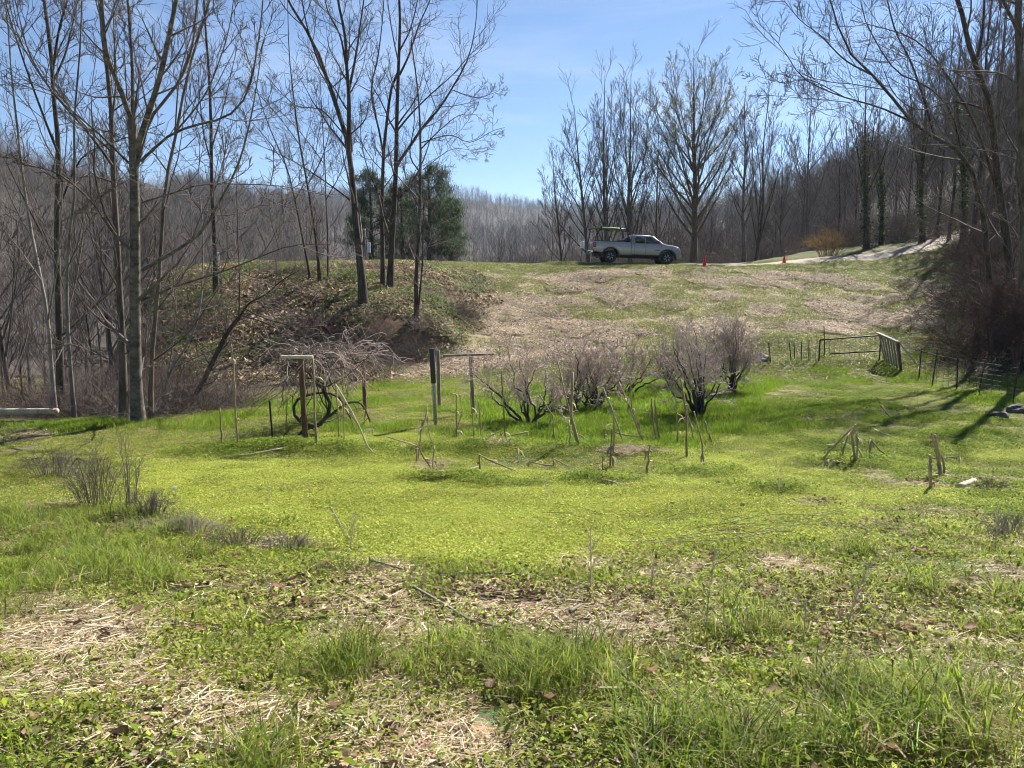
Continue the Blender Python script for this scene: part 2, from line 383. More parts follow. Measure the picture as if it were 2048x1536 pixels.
def z_raw(X, Y):
    X, Y = np.asarray(X, float), np.asarray(Y, float)
    u = X / np.maximum(Y, 3.0)
    f = np.clip((u - _uu[0]) / (_uu[1] - _uu[0]), 0, len(_uu) - 1.001); i = f.astype(int); f = f - i
    g = np.clip((np.log(np.maximum(Y, -7.9) + 9) - _ty[0]) / (_ty[1] - _ty[0]), 0, len(_ty) - 1.001); j = g.astype(int); g = g - j
    z = (_dense[i, j] * (1 - f) * (1 - g) + _dense[i + 1, j] * f * (1 - g) + _dense[i, j + 1] * (1 - f) * g + _dense[i + 1, j + 1] * f * g)
    z = z + EYE
    amp = np.interp(Y, [0, 6, 22, 30, 60, 150, 600], [0.06, 0.09, 0.14, 0.4, 0.5, 4, 22])
    sc = fbm(X, Y, 2.2, 4) - 0.5
    z = z + sc * np.minimum(amp, 0.4)
    z = z + (fbm(X, Y, 60, 4) - 0.5) * np.interp(Y, [0, 60, 150, 600, 3000], [0, 0, 4, 12, 24])
    for mx_, my_, rx_, ry_, h_ in MOUNDS:
        z = z + h_ * np.exp(-((X - mx_) / rx_) ** 2 - ((Y - my_) / ry_) ** 2)
    return z
def G(px, py, zf=None):
    """where the line of sight through a photograph pixel meets the ground"""
    u, v = ray(px, py)
    Y = np.exp(np.linspace(math.log(1.5), math.log(120), 1500))
    z = (zf or z_raw)(u * Y, Y) - (EYE + v * Y)
    k = np.argmax(z > 0)
    if k == 0: k = len(Y) - 1
    t = z[k - 1] / (z[k - 1] - z[k]); yy = Y[k - 1] + t * (Y[k] - Y[k - 1])
    return np.array((u * yy, yy, float((zf or z_raw)(u * yy, yy))))
for px, py, rx, ry, h in ((470, 908, 1.0, 0.5, 0.13), (600, 903, 1.0, 0.5, 0.14), (720, 905, 0.8, 0.5, 0.12), (900, 905, 0.9, 0.5, 0.12), (870, 962, 0.55, 0.3, 0.11), (950, 966, 0.5, 0.3, 0.08),
                          (1000, 900, 0.8, 0.5, 0.12), (1240, 905, 1.2, 0.5, 0.1), (1180, 965, 0.6, 0.3, 0.08), (1400, 950, 0.6, 0.35, 0.06), (1700, 930, 0.8, 0.5, 0.1), (1560, 985, 0.5, 0.3, 0.07), (1620, 690, 2, 0.8, 0.2),
                          (100, 930, 0.7, 0.4, 0.12), (300, 1040, 0.5, 0.25, 0.1)):
    g = G(px, py); MOUNDS.append((g[0], g[1], rx, ry, h))

# the sheet itself: fine near the camera, coarse on the far hills
NR, NCO = 470, 360
rows = np.exp(np.linspace(math.log(2.0), math.log(3500 + 9), NR)) - 9
rows[rows < -6.5] = np.linspace(-40, -6.5, (rows < -6.5).sum())
ss = np.linspace(-1, 1, NCO); ss = np.sign(ss) * (0.55 * np.abs(ss) + 0.75 * np.abs(ss) ** 2.6)
GX = ss[None, :] * (np.maximum(rows, 0)[:, None] + 9); GY = np.repeat(rows[:, None], NCO, 1)
GZ = z_raw(GX, GY)
def zg(X, Y):
    """height of the ground sheet"""
    X, Y = np.asarray(X, float), np.asarray(Y, float)
    g = np.interp(Y, rows, np.arange(NR)); j = np.clip(g.astype(int), 0, NR - 2); g = g - j
    f = np.interp(X / (np.maximum(Y, 0) + 9), ss, np.arange(NCO)); i = np.clip(f.astype(int), 0, NCO - 2); f = f - i
    return GZ[j, i] * (1 - f) * (1 - g) + GZ[j, i + 1] * f * (1 - g) + GZ[j + 1, i] * (1 - f) * g + GZ[j + 1, i + 1] * f * g
def gz(x, y): return float(zg(np.array([x]), np.array([y]))[0])
def GG(px, py): return G(px, py, zg)
def nrm_euler(X, Y, rng, spin=None):
    e = 0.25
    dx = (zg(X + e, Y) - zg(X - e, Y)) / (2 * e); dy = (zg(X, Y + e) - zg(X, Y - e)) / (2 * e)
    out = np.zeros((len(X), 3))
    sp = rng.rand(len(X)) * 6.283 if spin is None else spin
    for i in range(len(X)):
        n = Vector((-dx[i], -dy[i], 1)).normalized()
        q = Vector((0, 0, 1)).rotation_difference(n)
        out[i] = (q.to_matrix() @ Matrix.Rotation(sp[i], 3, 'Z')).to_euler()
    return out

# zones, drawn on the photograph and carried onto the ground
def zone(pp): return np.array([G(*p)[:2] for p in pp])
def inside(poly, X, Y, jit=0.0):
    if jit:
        s = np.maximum(jit, 0.01)
        X = X + (fbm(X, Y, s * 1.5, 3) - 0.5) * 3 * s; Y = Y + (fbm(X + 50, Y - 20, s * 1.5, 3) - 0.5) * 3 * s
    r = np.zeros(np.shape(X), bool); n = len(poly)
    for i in range(n):
        x1, y1 = poly[i]; x2, y2 = poly[(i + 1) % n]
        if y1 == y2: continue
        c = ((y1 > Y) != (y2 > Y)) & (X < (x2 - x1) * (Y - y1) / (y2 - y1) + x1)
        r ^= c
    return r
Z = {k: zone(v) for k, v in dict(
    yellow=[(255, 905), (430, 928), (790, 922), (1000, 975), (1350, 965), (1480, 905), (1640, 940), (1760, 990), (1700, 1070), (1250, 1115), (760, 1125), (560, 1040), (420, 1000), (310, 985)],
    straw=[(975, 548), (1300, 538), (1600, 548), (1850, 556), (1900, 600), (1830, 650), (1500, 668), (1440, 690), (1000, 735), (760, 765), (880, 690), (960, 620)],
    bushgrass=[(930, 800), (1050, 770), (1480, 735), (1560, 760), (1480, 850), (1400, 900), (1000, 885)],
    bank=[(310, 560), (560, 545), (960, 548), (980, 600), (900, 690), (760, 760), (560, 785), (420, 815), (180, 838), (120, 800)],
    scar=[(700, 655), (860, 650), (890, 690), (800, 735), (700, 745), (650, 700)],
    litter=[(380, 1140), (620, 1150), (860, 1170), (1080, 1165), (1400, 1205), (1700, 1180), (1900, 1150), (2000, 1190), (1700, 1290), (1400, 1310), (1100, 1290), (760, 1260), (480, 1220)],
    litter2=[(-40, 1380), (120, 1400), (330, 1385), (560, 1400), (620, 1440), (380, 1490), (150, 1480), (-40, 1500)],
    dry=[(-40, 1200), (200, 1195), (380, 1250), (330, 1360), (200, 1420), (-40, 1400)],
    dirt=[(690, 1480), (820, 1430), (960, 1445), (1020, 1500), (900, 1560), (700, 1560)],
    dirt2=[(1400, 1440), (1540, 1425), (1580, 1460), (1450, 1500)],
    dirt3=[(1800, 1360), (1980, 1330), (2100, 1380), (1900, 1430)],
    lush=[(-60, 1010), (140, 1000), (330, 1050), (430, 1110), (300, 1190), (-60, 1205)],
    tuftrow=[(560, 1370), (760, 1290), (1230, 1310), (1260, 1390), (1000, 1440), (640, 1440)],
    tuftrow2=[(1420, 1440), (1620, 1370), (1990, 1400), (2100, 1480), (2100, 1600), (1000, 1600), (1060, 1500)],
    weedy=[(1500, 880), (1560, 760), (1850, 780), (2060, 840), (2100, 1050), (1800, 1010), (1660, 930)],
).items()}
def zmask(k, X, Y, jit=0.25): return inside(Z[k], X, Y, jit)

# colour of the bare soil, thatch and moss under the plants
c = np.zeros(GX.shape + (3,))
nA, nB = fbm(GX, GY, 1.3, 5), fbm(GX + 70, GY, 0.7, 4)
lawn = np.array((0.085, 0.10, 0.028)); thatch = np.array((0.19, 0.145, 0.075)); soil = np.array((0.13, 0.082, 0.045))
c[:] = lawn + (thatch - lawn) * np.clip((nA - 0.45) * 2.2, 0, 0.6)[..., None]
def put(mask, colr, k=1.0):
    c[mask] = c[mask] * (1 - k) + np.array(colr) * k
put(zmask('yellow', GX, GY), (0.20, 0.20, 0.04))
put(zmask('straw', GX, GY, 0.6), (0.26, 0.205, 0.12))
put(zmask('bushgrass', GX, GY, 0.4), (0.07, 0.115, 0.02))
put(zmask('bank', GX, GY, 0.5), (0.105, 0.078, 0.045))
put(zmask('scar', GX, GY, 0.4), (0.17, 0.105, 0.06))
for k in ('litter', 'litter2'): put(zmask(k, GX, GY, 0.12), (0.12, 0.082, 0.05), 0.8)
put(zmask('dry', GX, GY, 0.12), (0.24, 0.185, 0.10), 0.85)
for k in ('dirt', 'dirt2', 'dirt3'): put(zmask(k, GX, GY, 0.06), (0.40, 0.285, 0.135), 0.95)
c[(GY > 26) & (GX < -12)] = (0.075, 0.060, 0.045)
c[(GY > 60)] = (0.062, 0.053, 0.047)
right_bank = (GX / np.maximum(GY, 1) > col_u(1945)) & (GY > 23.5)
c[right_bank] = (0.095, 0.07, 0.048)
ii, jj = np.meshgrid(np.arange(NR - 1), np.arange(NCO - 1), indexing='ij'); b0 = ii * NCO + jj
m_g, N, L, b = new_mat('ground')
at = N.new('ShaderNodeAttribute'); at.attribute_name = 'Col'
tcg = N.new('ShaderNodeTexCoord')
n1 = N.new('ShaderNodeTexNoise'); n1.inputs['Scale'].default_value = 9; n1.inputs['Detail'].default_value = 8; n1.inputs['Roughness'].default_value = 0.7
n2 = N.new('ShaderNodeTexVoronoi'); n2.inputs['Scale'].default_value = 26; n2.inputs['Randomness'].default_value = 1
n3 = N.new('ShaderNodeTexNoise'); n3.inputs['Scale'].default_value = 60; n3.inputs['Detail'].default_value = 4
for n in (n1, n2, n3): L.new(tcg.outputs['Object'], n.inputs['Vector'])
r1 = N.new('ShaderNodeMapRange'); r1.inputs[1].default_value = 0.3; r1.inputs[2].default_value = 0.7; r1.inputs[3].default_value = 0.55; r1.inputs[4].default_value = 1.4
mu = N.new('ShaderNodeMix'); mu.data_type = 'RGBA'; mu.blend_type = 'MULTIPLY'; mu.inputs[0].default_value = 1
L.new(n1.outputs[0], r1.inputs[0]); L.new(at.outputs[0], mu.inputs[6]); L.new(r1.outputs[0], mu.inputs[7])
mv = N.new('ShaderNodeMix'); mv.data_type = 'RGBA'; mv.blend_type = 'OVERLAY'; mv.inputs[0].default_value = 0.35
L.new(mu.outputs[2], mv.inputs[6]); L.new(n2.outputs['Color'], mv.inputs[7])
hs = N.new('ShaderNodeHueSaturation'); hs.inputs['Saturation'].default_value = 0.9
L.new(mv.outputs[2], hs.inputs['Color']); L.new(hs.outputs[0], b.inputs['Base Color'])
bp = N.new('ShaderNodeBump'); bp.inputs['Strength'].default_value = 0.8; bp.inputs['Distance'].default_value = 0.03
L.new(n3.outputs[0], bp.inputs['Height']); L.new(bp.outputs[0], b.inputs['Normal'])
b.inputs['Roughness'].default_value = 0.95; b.inputs['Specular IOR Level'].default_value = 0.1
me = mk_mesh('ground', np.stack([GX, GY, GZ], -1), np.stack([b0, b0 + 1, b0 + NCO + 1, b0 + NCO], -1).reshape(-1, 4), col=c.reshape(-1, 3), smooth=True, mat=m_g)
obj('ground', me, kind='structure')

# gravel drive along the top of the slope, climbing to the right
cl = [(-2.0, 50.5), (5, 49.6), (9, 49.0), (14, 48.6), (18, 48.6), (22.5, 49.6), (27, 52.0), (31.5, 56.0), (36, 62), (40, 70)]
cl = resample([(x, y, 0) for x, y in cl], 90)[:, :2]
tg = norm(np.gradient(cl, axis=0)); nr = np.stack([-tg[:, 1], tg[:, 0]], 1)
W = np.linspace(-1.9, 1.9, 9)
RX = cl[:, None, 0] + nr[:, None, 0] * (W[None] + 0.2 * (fbm(cl[:, 0], cl[:, 1], 2)[:, None] - 0.5)); RY = cl[:, None, 1] + nr[:, None, 1] * W[None]
RZ = zg(RX, RY) + 0.05 - 0.06 * (np.abs(W[None]) > 1.8)
i1, j1 = np.meshgrid(np.arange(89), np.arange(8), indexing='ij'); q0 = i1 * 9 + j1
m_dr = plain('gravel', (0.24, 0.20, 0.15), 0.95, var=0.45, scale=9, bump=0.7)
obj('gravel_drive', mk_mesh('gravel_drive', np.stack([RX, RY, RZ], -1), np.stack([q0, q0 + 1, q0 + 10, q0 + 9], -1).reshape(-1, 4), smooth=True, mat=m_dr), kind='structure')
# ================================================================== plants on the ground
def blades(rng, n, rad, h0, h1, wd, lean, cols, lvl=2, square=False, clump=0.0, curl=1.0):
    a = rng.rand(n) * 6.283; r = rad * np.sqrt(rng.rand(n)) * (1 if clump == 0 else 1)
    bx, by = r * np.cos(a), r * np.sin(a)
    if clump:
        k = max(3, int(n / 12)); cxs = rng.randn(k, 2) * rad * 0.5; ci = rng.randint(0, k, n)
        bx, by = cxs[ci, 0] + rng.randn(n) * clump, cxs[ci, 1] + rng.randn(n) * clump
    h = h0 + (h1 - h0) * rng.rand(n) ** 1.3
    th = rng.rand(n) * 6.283; ln = lean * (0.2 + rng.rand(n)) * h
    dx, dy = np.cos(th), np.sin(th); wx, wy = -dy, dx
    V = []; ts = {2: (0, 0.42, 0.78, 1), 1: (0, 0.55, 1)}[lvl]
    for i, t in enumerate(ts):
        off = ln * t ** 2; zz = h * (t - 0.28 * curl * lean * t ** 3) - 0.01
        px, py = bx + dx * off, by + dy * off
        w_ = wd * (0.7 + 0.6 * rng.rand(n)) * (1 - t) ** 0.6 * 0.5 if i < len(ts) - 1 else None
        if w_ is None: V.append(np.stack([px, py, zz], 1))
        else:
            V.append(np.stack([px - wx * w_, py - wy * w_, zz], 1)); V.append(np.stack([px + wx * w_, py + wy * w_, zz], 1))
    m = len(V); V = np.stack(V, 1).reshape(-1, 3); b0 = np.arange(n)[:, None] * m
    Q = np.concatenate([b0 + np.array([[0, 1, 3, 2]])] + ([b0 + np.array([[2, 3, 5, 4]])] if lvl == 2 else []))
    T = b0 + np.array([[m - 3, m - 2, m - 1]])
    cc = np.asarray(cols)[rng.randint(0, len(cols), n)] * (0.75 + 0.5 * rng.rand(n, 1))
    return V, Q, T, np.repeat(cc, m, 0)
def leaflets(rng, n, rad, z0, z1, size, tilt, cols, aspect=0.55, upright=0.0):
    a = rng.rand(n) * 6.283; r = rad * np.sqrt(rng.rand(n))
    c = np.stack([r * np.cos(a), r * np.sin(a), (z0 + (z1 - z0) * rng.rand(n) * (1 - 0.5 * (r / rad) ** 2))], 1)
    th = rng.rand(n) * 6.283; el = (rng.rand(n) - 0.3) * tilt + upright
    d = np.stack([np.cos(th) * np.cos(el), np.sin(th) * np.cos(el), np.sin(el)], 1)
    sd_ = np.stack([-np.sin(th), np.cos(th), (rng.rand(n) - 0.5) * tilt], 1)
    s = size * (0.6 + 0.8 * rng.rand(n))[:, None]
    up = norm(np.cross(d, sd_))
    V = np.stack([c - d * s * 0.5, c + sd_ * s * aspect * 0.5 + up * s * 0.08, c + d * s * 0.5, c - sd_ * s * aspect * 0.5 + up * s * 0.08], 1).reshape(-1, 3)
    Q = np.arange(n)[:, None] * 4 + np.array([[0, 1, 2, 3]])
    cc = np.asarray(cols)[rng.randint(0, len(cols), n)] * (0.75 + 0.5 * rng.rand(n, 1))
    return V, Q, None, np.repeat(cc, 4, 0)
def straws(rng, n, rad, l0, l1, wd, zmax, cols, lift=0.25):
    a = rng.rand(n) * 6.283; r = rad * np.sqrt(rng.rand(n))
    c = np.stack([r * np.cos(a), r * np.sin(a), rng.rand(n) * zmax], 1)
    th = rng.rand(n) * 6.283; ln = (l0 + (l1 - l0) * rng.rand(n) ** 2)[:, None]; el = (rng.rand(n) - 0.35) * lift
    d = np.stack([np.cos(th), np.sin(th), el], 1); s = np.stack([-np.sin(th), np.cos(th), (rng.rand(n) - 0.5)], 1) * wd * (0.6 + rng.rand(n)[:, None])
    V = np.stack([c - d * ln / 2 - s / 2, c - d * ln / 2 + s / 2, c + d * ln / 2 + s / 2, c + d * ln / 2 - s / 2], 1).reshape(-1, 3)
    Q = np.arange(n)[:, None] * 4 + np.array([[0, 1, 2, 3]])
    cc = np.asarray(cols)[rng.randint(0, len(cols), n)] * (0.7 + 0.6 * rng.rand(n, 1))
    return V, Q, None, np.repeat(cc, 4, 0)
def dead_leaf(rng, size, cols):
    k = 9; a = np.arange(k) * 6.283 / k; r = size * 0.5 * (0.65 + 0.55 * rng.rand(k)); r[0] *= 1.35
    cu = rng.rand(2) * 1.6 - 0.4
    x, y = r * np.cos(a), r * np.sin(a) * 0.75
    z = cu[0] * y * y / size * 2.2 + cu[1] * x * x / size * 1.2 + rng.randn(k) * size * 0.04 + size * 0.08
    V = np.vstack([[0, 0, 0.0], np.stack([x, y, z], 1)])
    T = np.array([(0, i + 1, (i + 1) % k + 1) for i in range(k)])
    return V, None, T, np.repeat(np.asarray(cols)[rng.randint(0, len(cols))][None] * (0.7 + 0.6 * rng.rand()), k + 1, 0)
def leaves_pile(rng, n, rad, size, cols, zmax=0.05):
    Vs, Ts, Cs, b = [], [], [], 0
    for i in range(n):
        V, _, T, C = dead_leaf(rng, size * (0.6 + 0.8 * rng.rand()), cols)
        e = Matrix.Rotation(rng.rand() * 6.283, 3, 'Z') @ Matrix.Rotation(rng.randn() * 0.5, 3, 'X')
        V = V @ np.array(e).T; a = rng.rand() * 6.283; r = rad * math.sqrt(rng.rand())
        V = V + np.array((r * math.cos(a), r * math.sin(a), 0.005 + rng.rand() * zmax))
        Vs.append(V); Ts.append(T + b); Cs.append(C); b += len(V)
    return np.concatenate(Vs), None, np.concatenate(Ts), np.concatenate(Cs)
def join(*parts):
    V, Q, T, C, b = [], [], [], [], 0
    for v, q, t, c_ in parts:
        V.append(v); C.append(c_)
        if q is not None: Q.append(q + b)
        if t is not None: T.append(t + b)
        b += len(v)
    return np.concatenate(V), (np.concatenate(Q) if Q else None), (np.concatenate(T) if T else None), np.concatenate(C)
def proto(name, parts, mat):
    V, Q, T, C = join(*parts); return mk_mesh(name, V, Q, T, col=C, mat=mat)
M_GR = leafy('grass_blade', 0.55, 0.12, 0.55)
M_CH = leafy('groundcover_leaf', 0.65, 0.06, 0.5, 0.18)
M_DL = leafy('dead_leaf', 0.75, 0.15, 0.18, 0.3)
GREEN = [(0.17, 0.23, 0.025), (0.22, 0.28, 0.03), (0.12, 0.18, 0.025), (0.27, 0.31, 0.045), (0.33, 0.33, 0.09)]
FRESH = [(0.16, 0.26, 0.018), (0.20, 0.30, 0.022), (0.13, 0.22, 0.02), (0.24, 0.31, 0.035)]
YELL = [(0.40, 0.45, 0.075), (0.46, 0.49, 0.11), (0.35, 0.41, 0.06), (0.52, 0.52, 0.17), (0.27, 0.34, 0.05)]
WEED = [(0.18, 0.24, 0.03), (0.13, 0.185, 0.028), (0.24, 0.30, 0.035), (0.32, 0.34, 0.07)]
TAN = [(0.42, 0.33, 0.19), (0.33, 0.25, 0.14), (0.50, 0.42, 0.28), (0.26, 0.18, 0.10), (0.45, 0.38, 0.27)]
PINKTAN = [(0.40, 0.31, 0.20), (0.34, 0.25, 0.16), (0.52, 0.43, 0.31), (0.27, 0.185, 0.12), (0.46, 0.36, 0.25), (0.60, 0.52, 0.40)]
BROWN = [(0.24, 0.16, 0.10), (0.18, 0.115, 0.075), (0.34, 0.25, 0.17), (0.12, 0.08, 0.055), (0.42, 0.34, 0.25), (0.22, 0.135, 0.09)]
MIX = GREEN + TAN[:2]
rg = np.random.RandomState(11)
P_lawn = [proto('lawn_tuft', [blades(rg, 150, 0.26, 0.025, 0.075, 0.006, 0.7, GREEN, 1), leaflets(rg, 200, 0.26, 0.005, 0.04, 0.016, 1.1, WEED + YELL[:2]), straws(rg, 30, 0.26, 0.04, 0.12, 0.004, 0.03, TAN)], M_GR) for i in range(5)]
P_fresh = [proto('fresh_grass', [blades(rg, 230, 0.28, 0.06, 0.17, 0.0065, 0.75, FRESH, 1), leaflets(rg, 30, 0.28, 0.005, 0.05, 0.02, 0.9, WEED)], M_GR) for i in range(4)]
P_chick = [proto('yellow_groundcover', [leaflets(rg, 520, 0.27, 0.0, 0.045, 0.017, 1.2, YELL, 0.7), leaflets(rg, 60, 0.27, 0.0, 0.03, 0.02, 1.0, WEED)], M_CH) for i in range(6)]
P_lime = [proto('lime_groundcover', [leaflets(rg, 300, 0.27, 0.0, 0.06, 0.018, 1.2, WEED + YELL, 0.6), blades(rg, 40, .27, .03, .09, .005, .8, GREEN, 1), straws(rg, 30, .27, .04, .14, .004, .03, TAN), leaves_pile(rg, 2, .25, .04, BROWN, .02)], M_CH) for i in range(5)]
P_mound = [proto('green_groundcover', [leaflets(rg, 420, 0.26, 0.0, 0.10, 0.024, 1.2, [(0.13, 0.21, 0.03), (0.09, 0.16, 0.025), (0.22, 0.29, 0.04), (0.30, 0.33, 0.06)], 0.65), blades(rg, 26, 0.26, 0.04, 0.12, 0.005, 0.8, WEED, 1)], M_CH) for i in range(4)]
P_weed = [proto('mixed_weeds', [leaflets(rg, 260, 0.22, 0.0, 0.06, 0.021, 1.2, WEED + YELL[:1], 0.45, 0.15), leaflets(rg, 30, 0.2, 0.01, 0.08, 0.045, 1.0, WEED, 0.35, 0.35), blades(rg, 40, 0.22, 0.03, 0.10, 0.004, 0.8, GREEN, 1), leaves_pile(rg, 2, .2, .05, BROWN, .03), straws(rg, 44, 0.22, 0.05, 0.16, 0.004, 0.03, TAN)], M_GR) for i in range(6)]
P_tuft = [proto('tall_grass_tuft', [blades(rg, 30 + 8 * i, 0.13, 0.06, 0.20 + .03 * i, 0.0055, 1.1, GREEN[:4] + [(0.2, 0.27, 0.09)], 2, curl=1.2), blades(rg, 14, 0.12, 0.15, 0.30, 0.0085, .9, GREEN[:3], 2), blades(rg, 16, .13, .08, .24, .005, 1.6, TAN, 2), leaflets(rg, 30, .16, 0, .05, .026, 1.1, WEED, .45), straws(rg, 22, 0.15, 0.08, 0.25, 0.004, 0.06, TAN, 0.6)], M_GR) for i in range(7)]
P_mid = [proto('mid_grass_tuft', [blades(rg, 60, 0.16, 0.05, 0.17, 0.005, 1.0, FRESH[:2] + GREEN, 2), blades(rg, 14, .15, .05, .16, .004, 1.5, TAN, 2), leaflets(rg, 30, 0.15, 0, 0.05, 0.03, 1.0, WEED)], M_GR) for i in range(5)]
P_leaf = [proto('dead_leaves', [leaves_pile(rg, 24, 0.26, 0.04, BROWN, 0.03), leaflets(rg, 40, 0.26, 0.0, 0.08, 0.03, 1.1, WEED, 0.45, 0.15), straws(rg, 20, 0.26, 0.05, 0.22, 0.004, 0.04, TAN)], M_DL) for i in range(6)]
P_dry = [proto('dry_thatch', [straws(rg, 240, 0.28, 0.06, 0.24, 0.0032, 0.035, TAN + PINKTAN, 0.3), leaves_pile(rg, 2, 0.26, 0.05, BROWN, 0.03), leaflets(rg, 60, 0.26, 0, .04, .02, 1.1, WEED), blades(rg, 40, 0.26, 0.03, 0.08, 0.004, 0.8, GREEN, 1)], M_DL) for i in range(4)]
P_straw = [proto('slope_straw', [straws(rg, 560, 0.6, 0.05, 0.17, 0.014, 0.07, PINKTAN, 0.6), leaves_pile(rg, 40, 0.6, 0.065, PINKTAN + BROWN[:3], 0.05), blades(rg, 40, .6, .03, .08, .01, .8, GREEN, 1)], M_DL) for i in range(6)]
P_sgrass = [proto('slope_grass', [blades(rg, 190, 0.5, 0.05, 0.13, 0.014, 0.8, [(0.16, 0.21, 0.045), (0.20, 0.25, 0.05), (0.12, 0.18, 0.035), (0.27, 0.27, 0.09)], 1), straws(rg, 40, 0.5, 0.06, 0.2, 0.014, 0.05, PINKTAN, 0.4)], M_GR) for i in range(4)]
P_bank = [proto('bank_litter', [leaves_pile(rg, 40, 0.6, 0.12, BROWN + PINKTAN[:2], 0.10), straws(rg, 60, 0.6, 0.1, 0.5, 0.012, 0.12, BROWN + TAN[:2], 0.7), leaflets(rg, 60, 0.5, 0.0, 0.14, 0.06, 1.0, WEED)], M_DL) for i in range(4)]
P_ivy = [proto('bank_greenery', [leaflets(rg, 170, 0.55, 0.0, 0.22, 0.075, 1.1, [(0.10, 0.16, 0.035), (0.15, 0.20, 0.05), (0.06, 0.11, 0.025), (0.2, 0.24, 0.08)], 0.6), straws(rg, 30, 0.6, 0.1, 0.4, 0.01, 0.2, TAN, 0.7)], M_GR) for i in range(4)]

def cloud(n, y0, y1, rng, pw=1.0, um=0.78):
    """points over the ground in view, denser towards the camera"""
    a = rng.rand(n)
    Y = (y0 ** (2 - pw) + a * (y1 ** (2 - pw) - y0 ** (2 - pw))) ** (1 / (2 - pw)) if pw != 2 else y0 * (y1 / y0) ** a
    X = (rng.rand(n) * 2 - 1) * um * (Y + 1.0)
    return X, Y
def lay(name, X, Y, protos, s0, s1, label, cat, rng, sink=0.0, zs=1.0):
    s = s0 + (s1 - s0) * rng.rand(len(X))
    sc_ = np.stack([s, s, s * zs * (0.8 + 0.4 * rng.rand(len(X)))], 1)
    scatter(name, np.stack([X, Y, zg(X, Y) - sink], 1), nrm_euler(X, Y, rng), sc_, protos, rng.randint(0, len(protos), len(X)), label, cat)
rs = np.random.RandomState(3)
X, Y = cloud(11000, 2.0, 27, rs, 0.55)
yel = zmask('yellow', X, Y, 0.25); bg_ = zmask('bushgrass', X, Y, 0.3); lit = zmask('litter', X, Y, 0.15) | zmask('litter2', X, Y, 0.1)
dry = zmask('dry', X, Y, 0.12); drt = zmask('dirt', X, Y, 0.05) | zmask('dirt2', X, Y, 0.05) | zmask('dirt3', X, Y, 0.05)
lush = zmask('lush', X, Y, 0.15); wdy = zmask('weedy', X, Y, 0.3); tr1 = zmask('tuftrow', X, Y, 0.05) | zmask('tuftrow2', X, Y, 0.05)
bank = zmask('bank', X, Y, 0.3) | ((X / Y < col_u(140)) & (Y > 15.2)) | ((Y > 15.6) & (X / Y < col_u(330)))
straw = zmask('straw', X, Y, 0.5); rb = (X / Y > col_u(1945)) & (Y > 23)
nz1 = fbm(X, Y, 1.1, 4); nz2 = fbm(X + 33, Y, 0.6, 3)
fore = Y < 7.2
rest = ~(yel | bg_ | bank | straw | rb)
m = rest & ~fore; lay('lawn_grass', X[m], Y[m], P_lawn, 0.8, 1.2, 'short green lawn grass around the old garden', 'grass', rs)
m = bg_ | (rest & ~fore & (nz1 > 0.60) & (Y > 14)); lay('fresh_grass', X[m], Y[m], P_fresh, 0.8, 1.2, 'fresh bright green grass under the bushes', 'grass', rs)
m = rest & fore & ~drt & ~(dry & (nz2 < 0.6)) & ~(lit & (nz2 < 0.52)) & (nz1 > 0.24); lay('mixed_weeds', X[m], Y[m], P_weed, 0.7, 1.15, 'low mixed green weeds in the foreground', 'weeds', rs)
m = wdy & rest & (nz1 > .45); lay('garden_weeds', X[m], Y[m], P_mound, 0.6, 1.1, 'green weeds between the stalks on the right', 'weeds', rs)
X2, Y2 = cloud(9000, 5.2, 15, rs, 0.4); yn = fbm(X2 + 17, Y2 * 1.6, .8, 4); m = (zmask('yellow', X2, Y2, 0.45) & (yn < .60)) | ((fbm(X2, Y2, 1.0, 4) > 0.56) & (Y2 > 6.3) & (Y2 < 14) & ~zmask('lush', X2, Y2, 0.3) & (X2 > -5)); lay('yellow_groundcover', X2[m], Y2[m], P_chick, 0.85, 1.25, 'yellow green groundcover carpeting the old garden bed', 'groundcover', rs)
m = zmask('yellow', X2, Y2, 0.5) & (yn > .53); lay('lime_groundcover', X2[m], Y2[m], P_lime, 0.8, 1.3, 'greener weedy patches breaking up the yellow groundcover', 'groundcover', rs)
mx_, my_ = [], []
for (a, b_, rx, ry, h) in MOUNDS[:12]:
    k = int(16 * rx * 2); mx_.append(a + rs.randn(k) * rx * 0.6); my_.append(b_ + rs.randn(k) * ry * 0.6)
mx_, my_ = np.concatenate(mx_), np.concatenate(my_); lay('green_groundcover', mx_, my_, P_mound, 0.6, 1.15, 'darker green leafy mounds of groundcover in the bed', 'groundcover', rs)
# tall tufts in the foreground
X3, Y3 = cloud(2600, 1.9, 7.5, rs, 0.6); n3_ = fbm(X3, Y3, 0.5, 3)
m = ((zmask('tuftrow', X3, Y3, 0.08) | zmask('tuftrow2', X3, Y3, 0.08)) & (n3_ > 0.42)) | (zmask('lush', X3, Y3, 0.3) & (n3_ > 0.42)) | ((n3_ > 0.74) & ~zmask('yellow', X3, Y3) & ~drt[:1].any() & (Y3 < 6.3))
lay('tall_grass', X3[m], Y3[m], P_tuft, 0.5, 1.15, 'long arching grass tufts in the foreground', 'grass', rs)
m = (n3_ > 0.56) & (Y3 < 7) & ~zmask('dirt', X3, Y3) & ~zmask('dirt2', X3, Y3) & ~zmask('yellow', X3, Y3) & (rs.rand(len(X3)) < 0.45)
lay('mid_grass', X3[m], Y3[m], P_mid, 0.6, 1.1, 'mid height grass tufts scattered in the foreground', 'grass', rs)
X4, Y4 = cloud(3000, 2.0, 8, rs, 0.5); m = ((zmask('litter', X4, Y4, 0.15) | zmask('litter2', X4, Y4, 0.1)) & (fbm(X4, Y4, 0.5, 3) > 0.36)) | (rs.rand(len(X4)) < 0.05)
m &= ~zmask('yellow', X4, Y4)
lay('dead_leaves', X4[m], Y4[m], P_leaf, 0.6, 1.1, 'brown dead leaves lying in the foreground grass', 'leaves', rs)
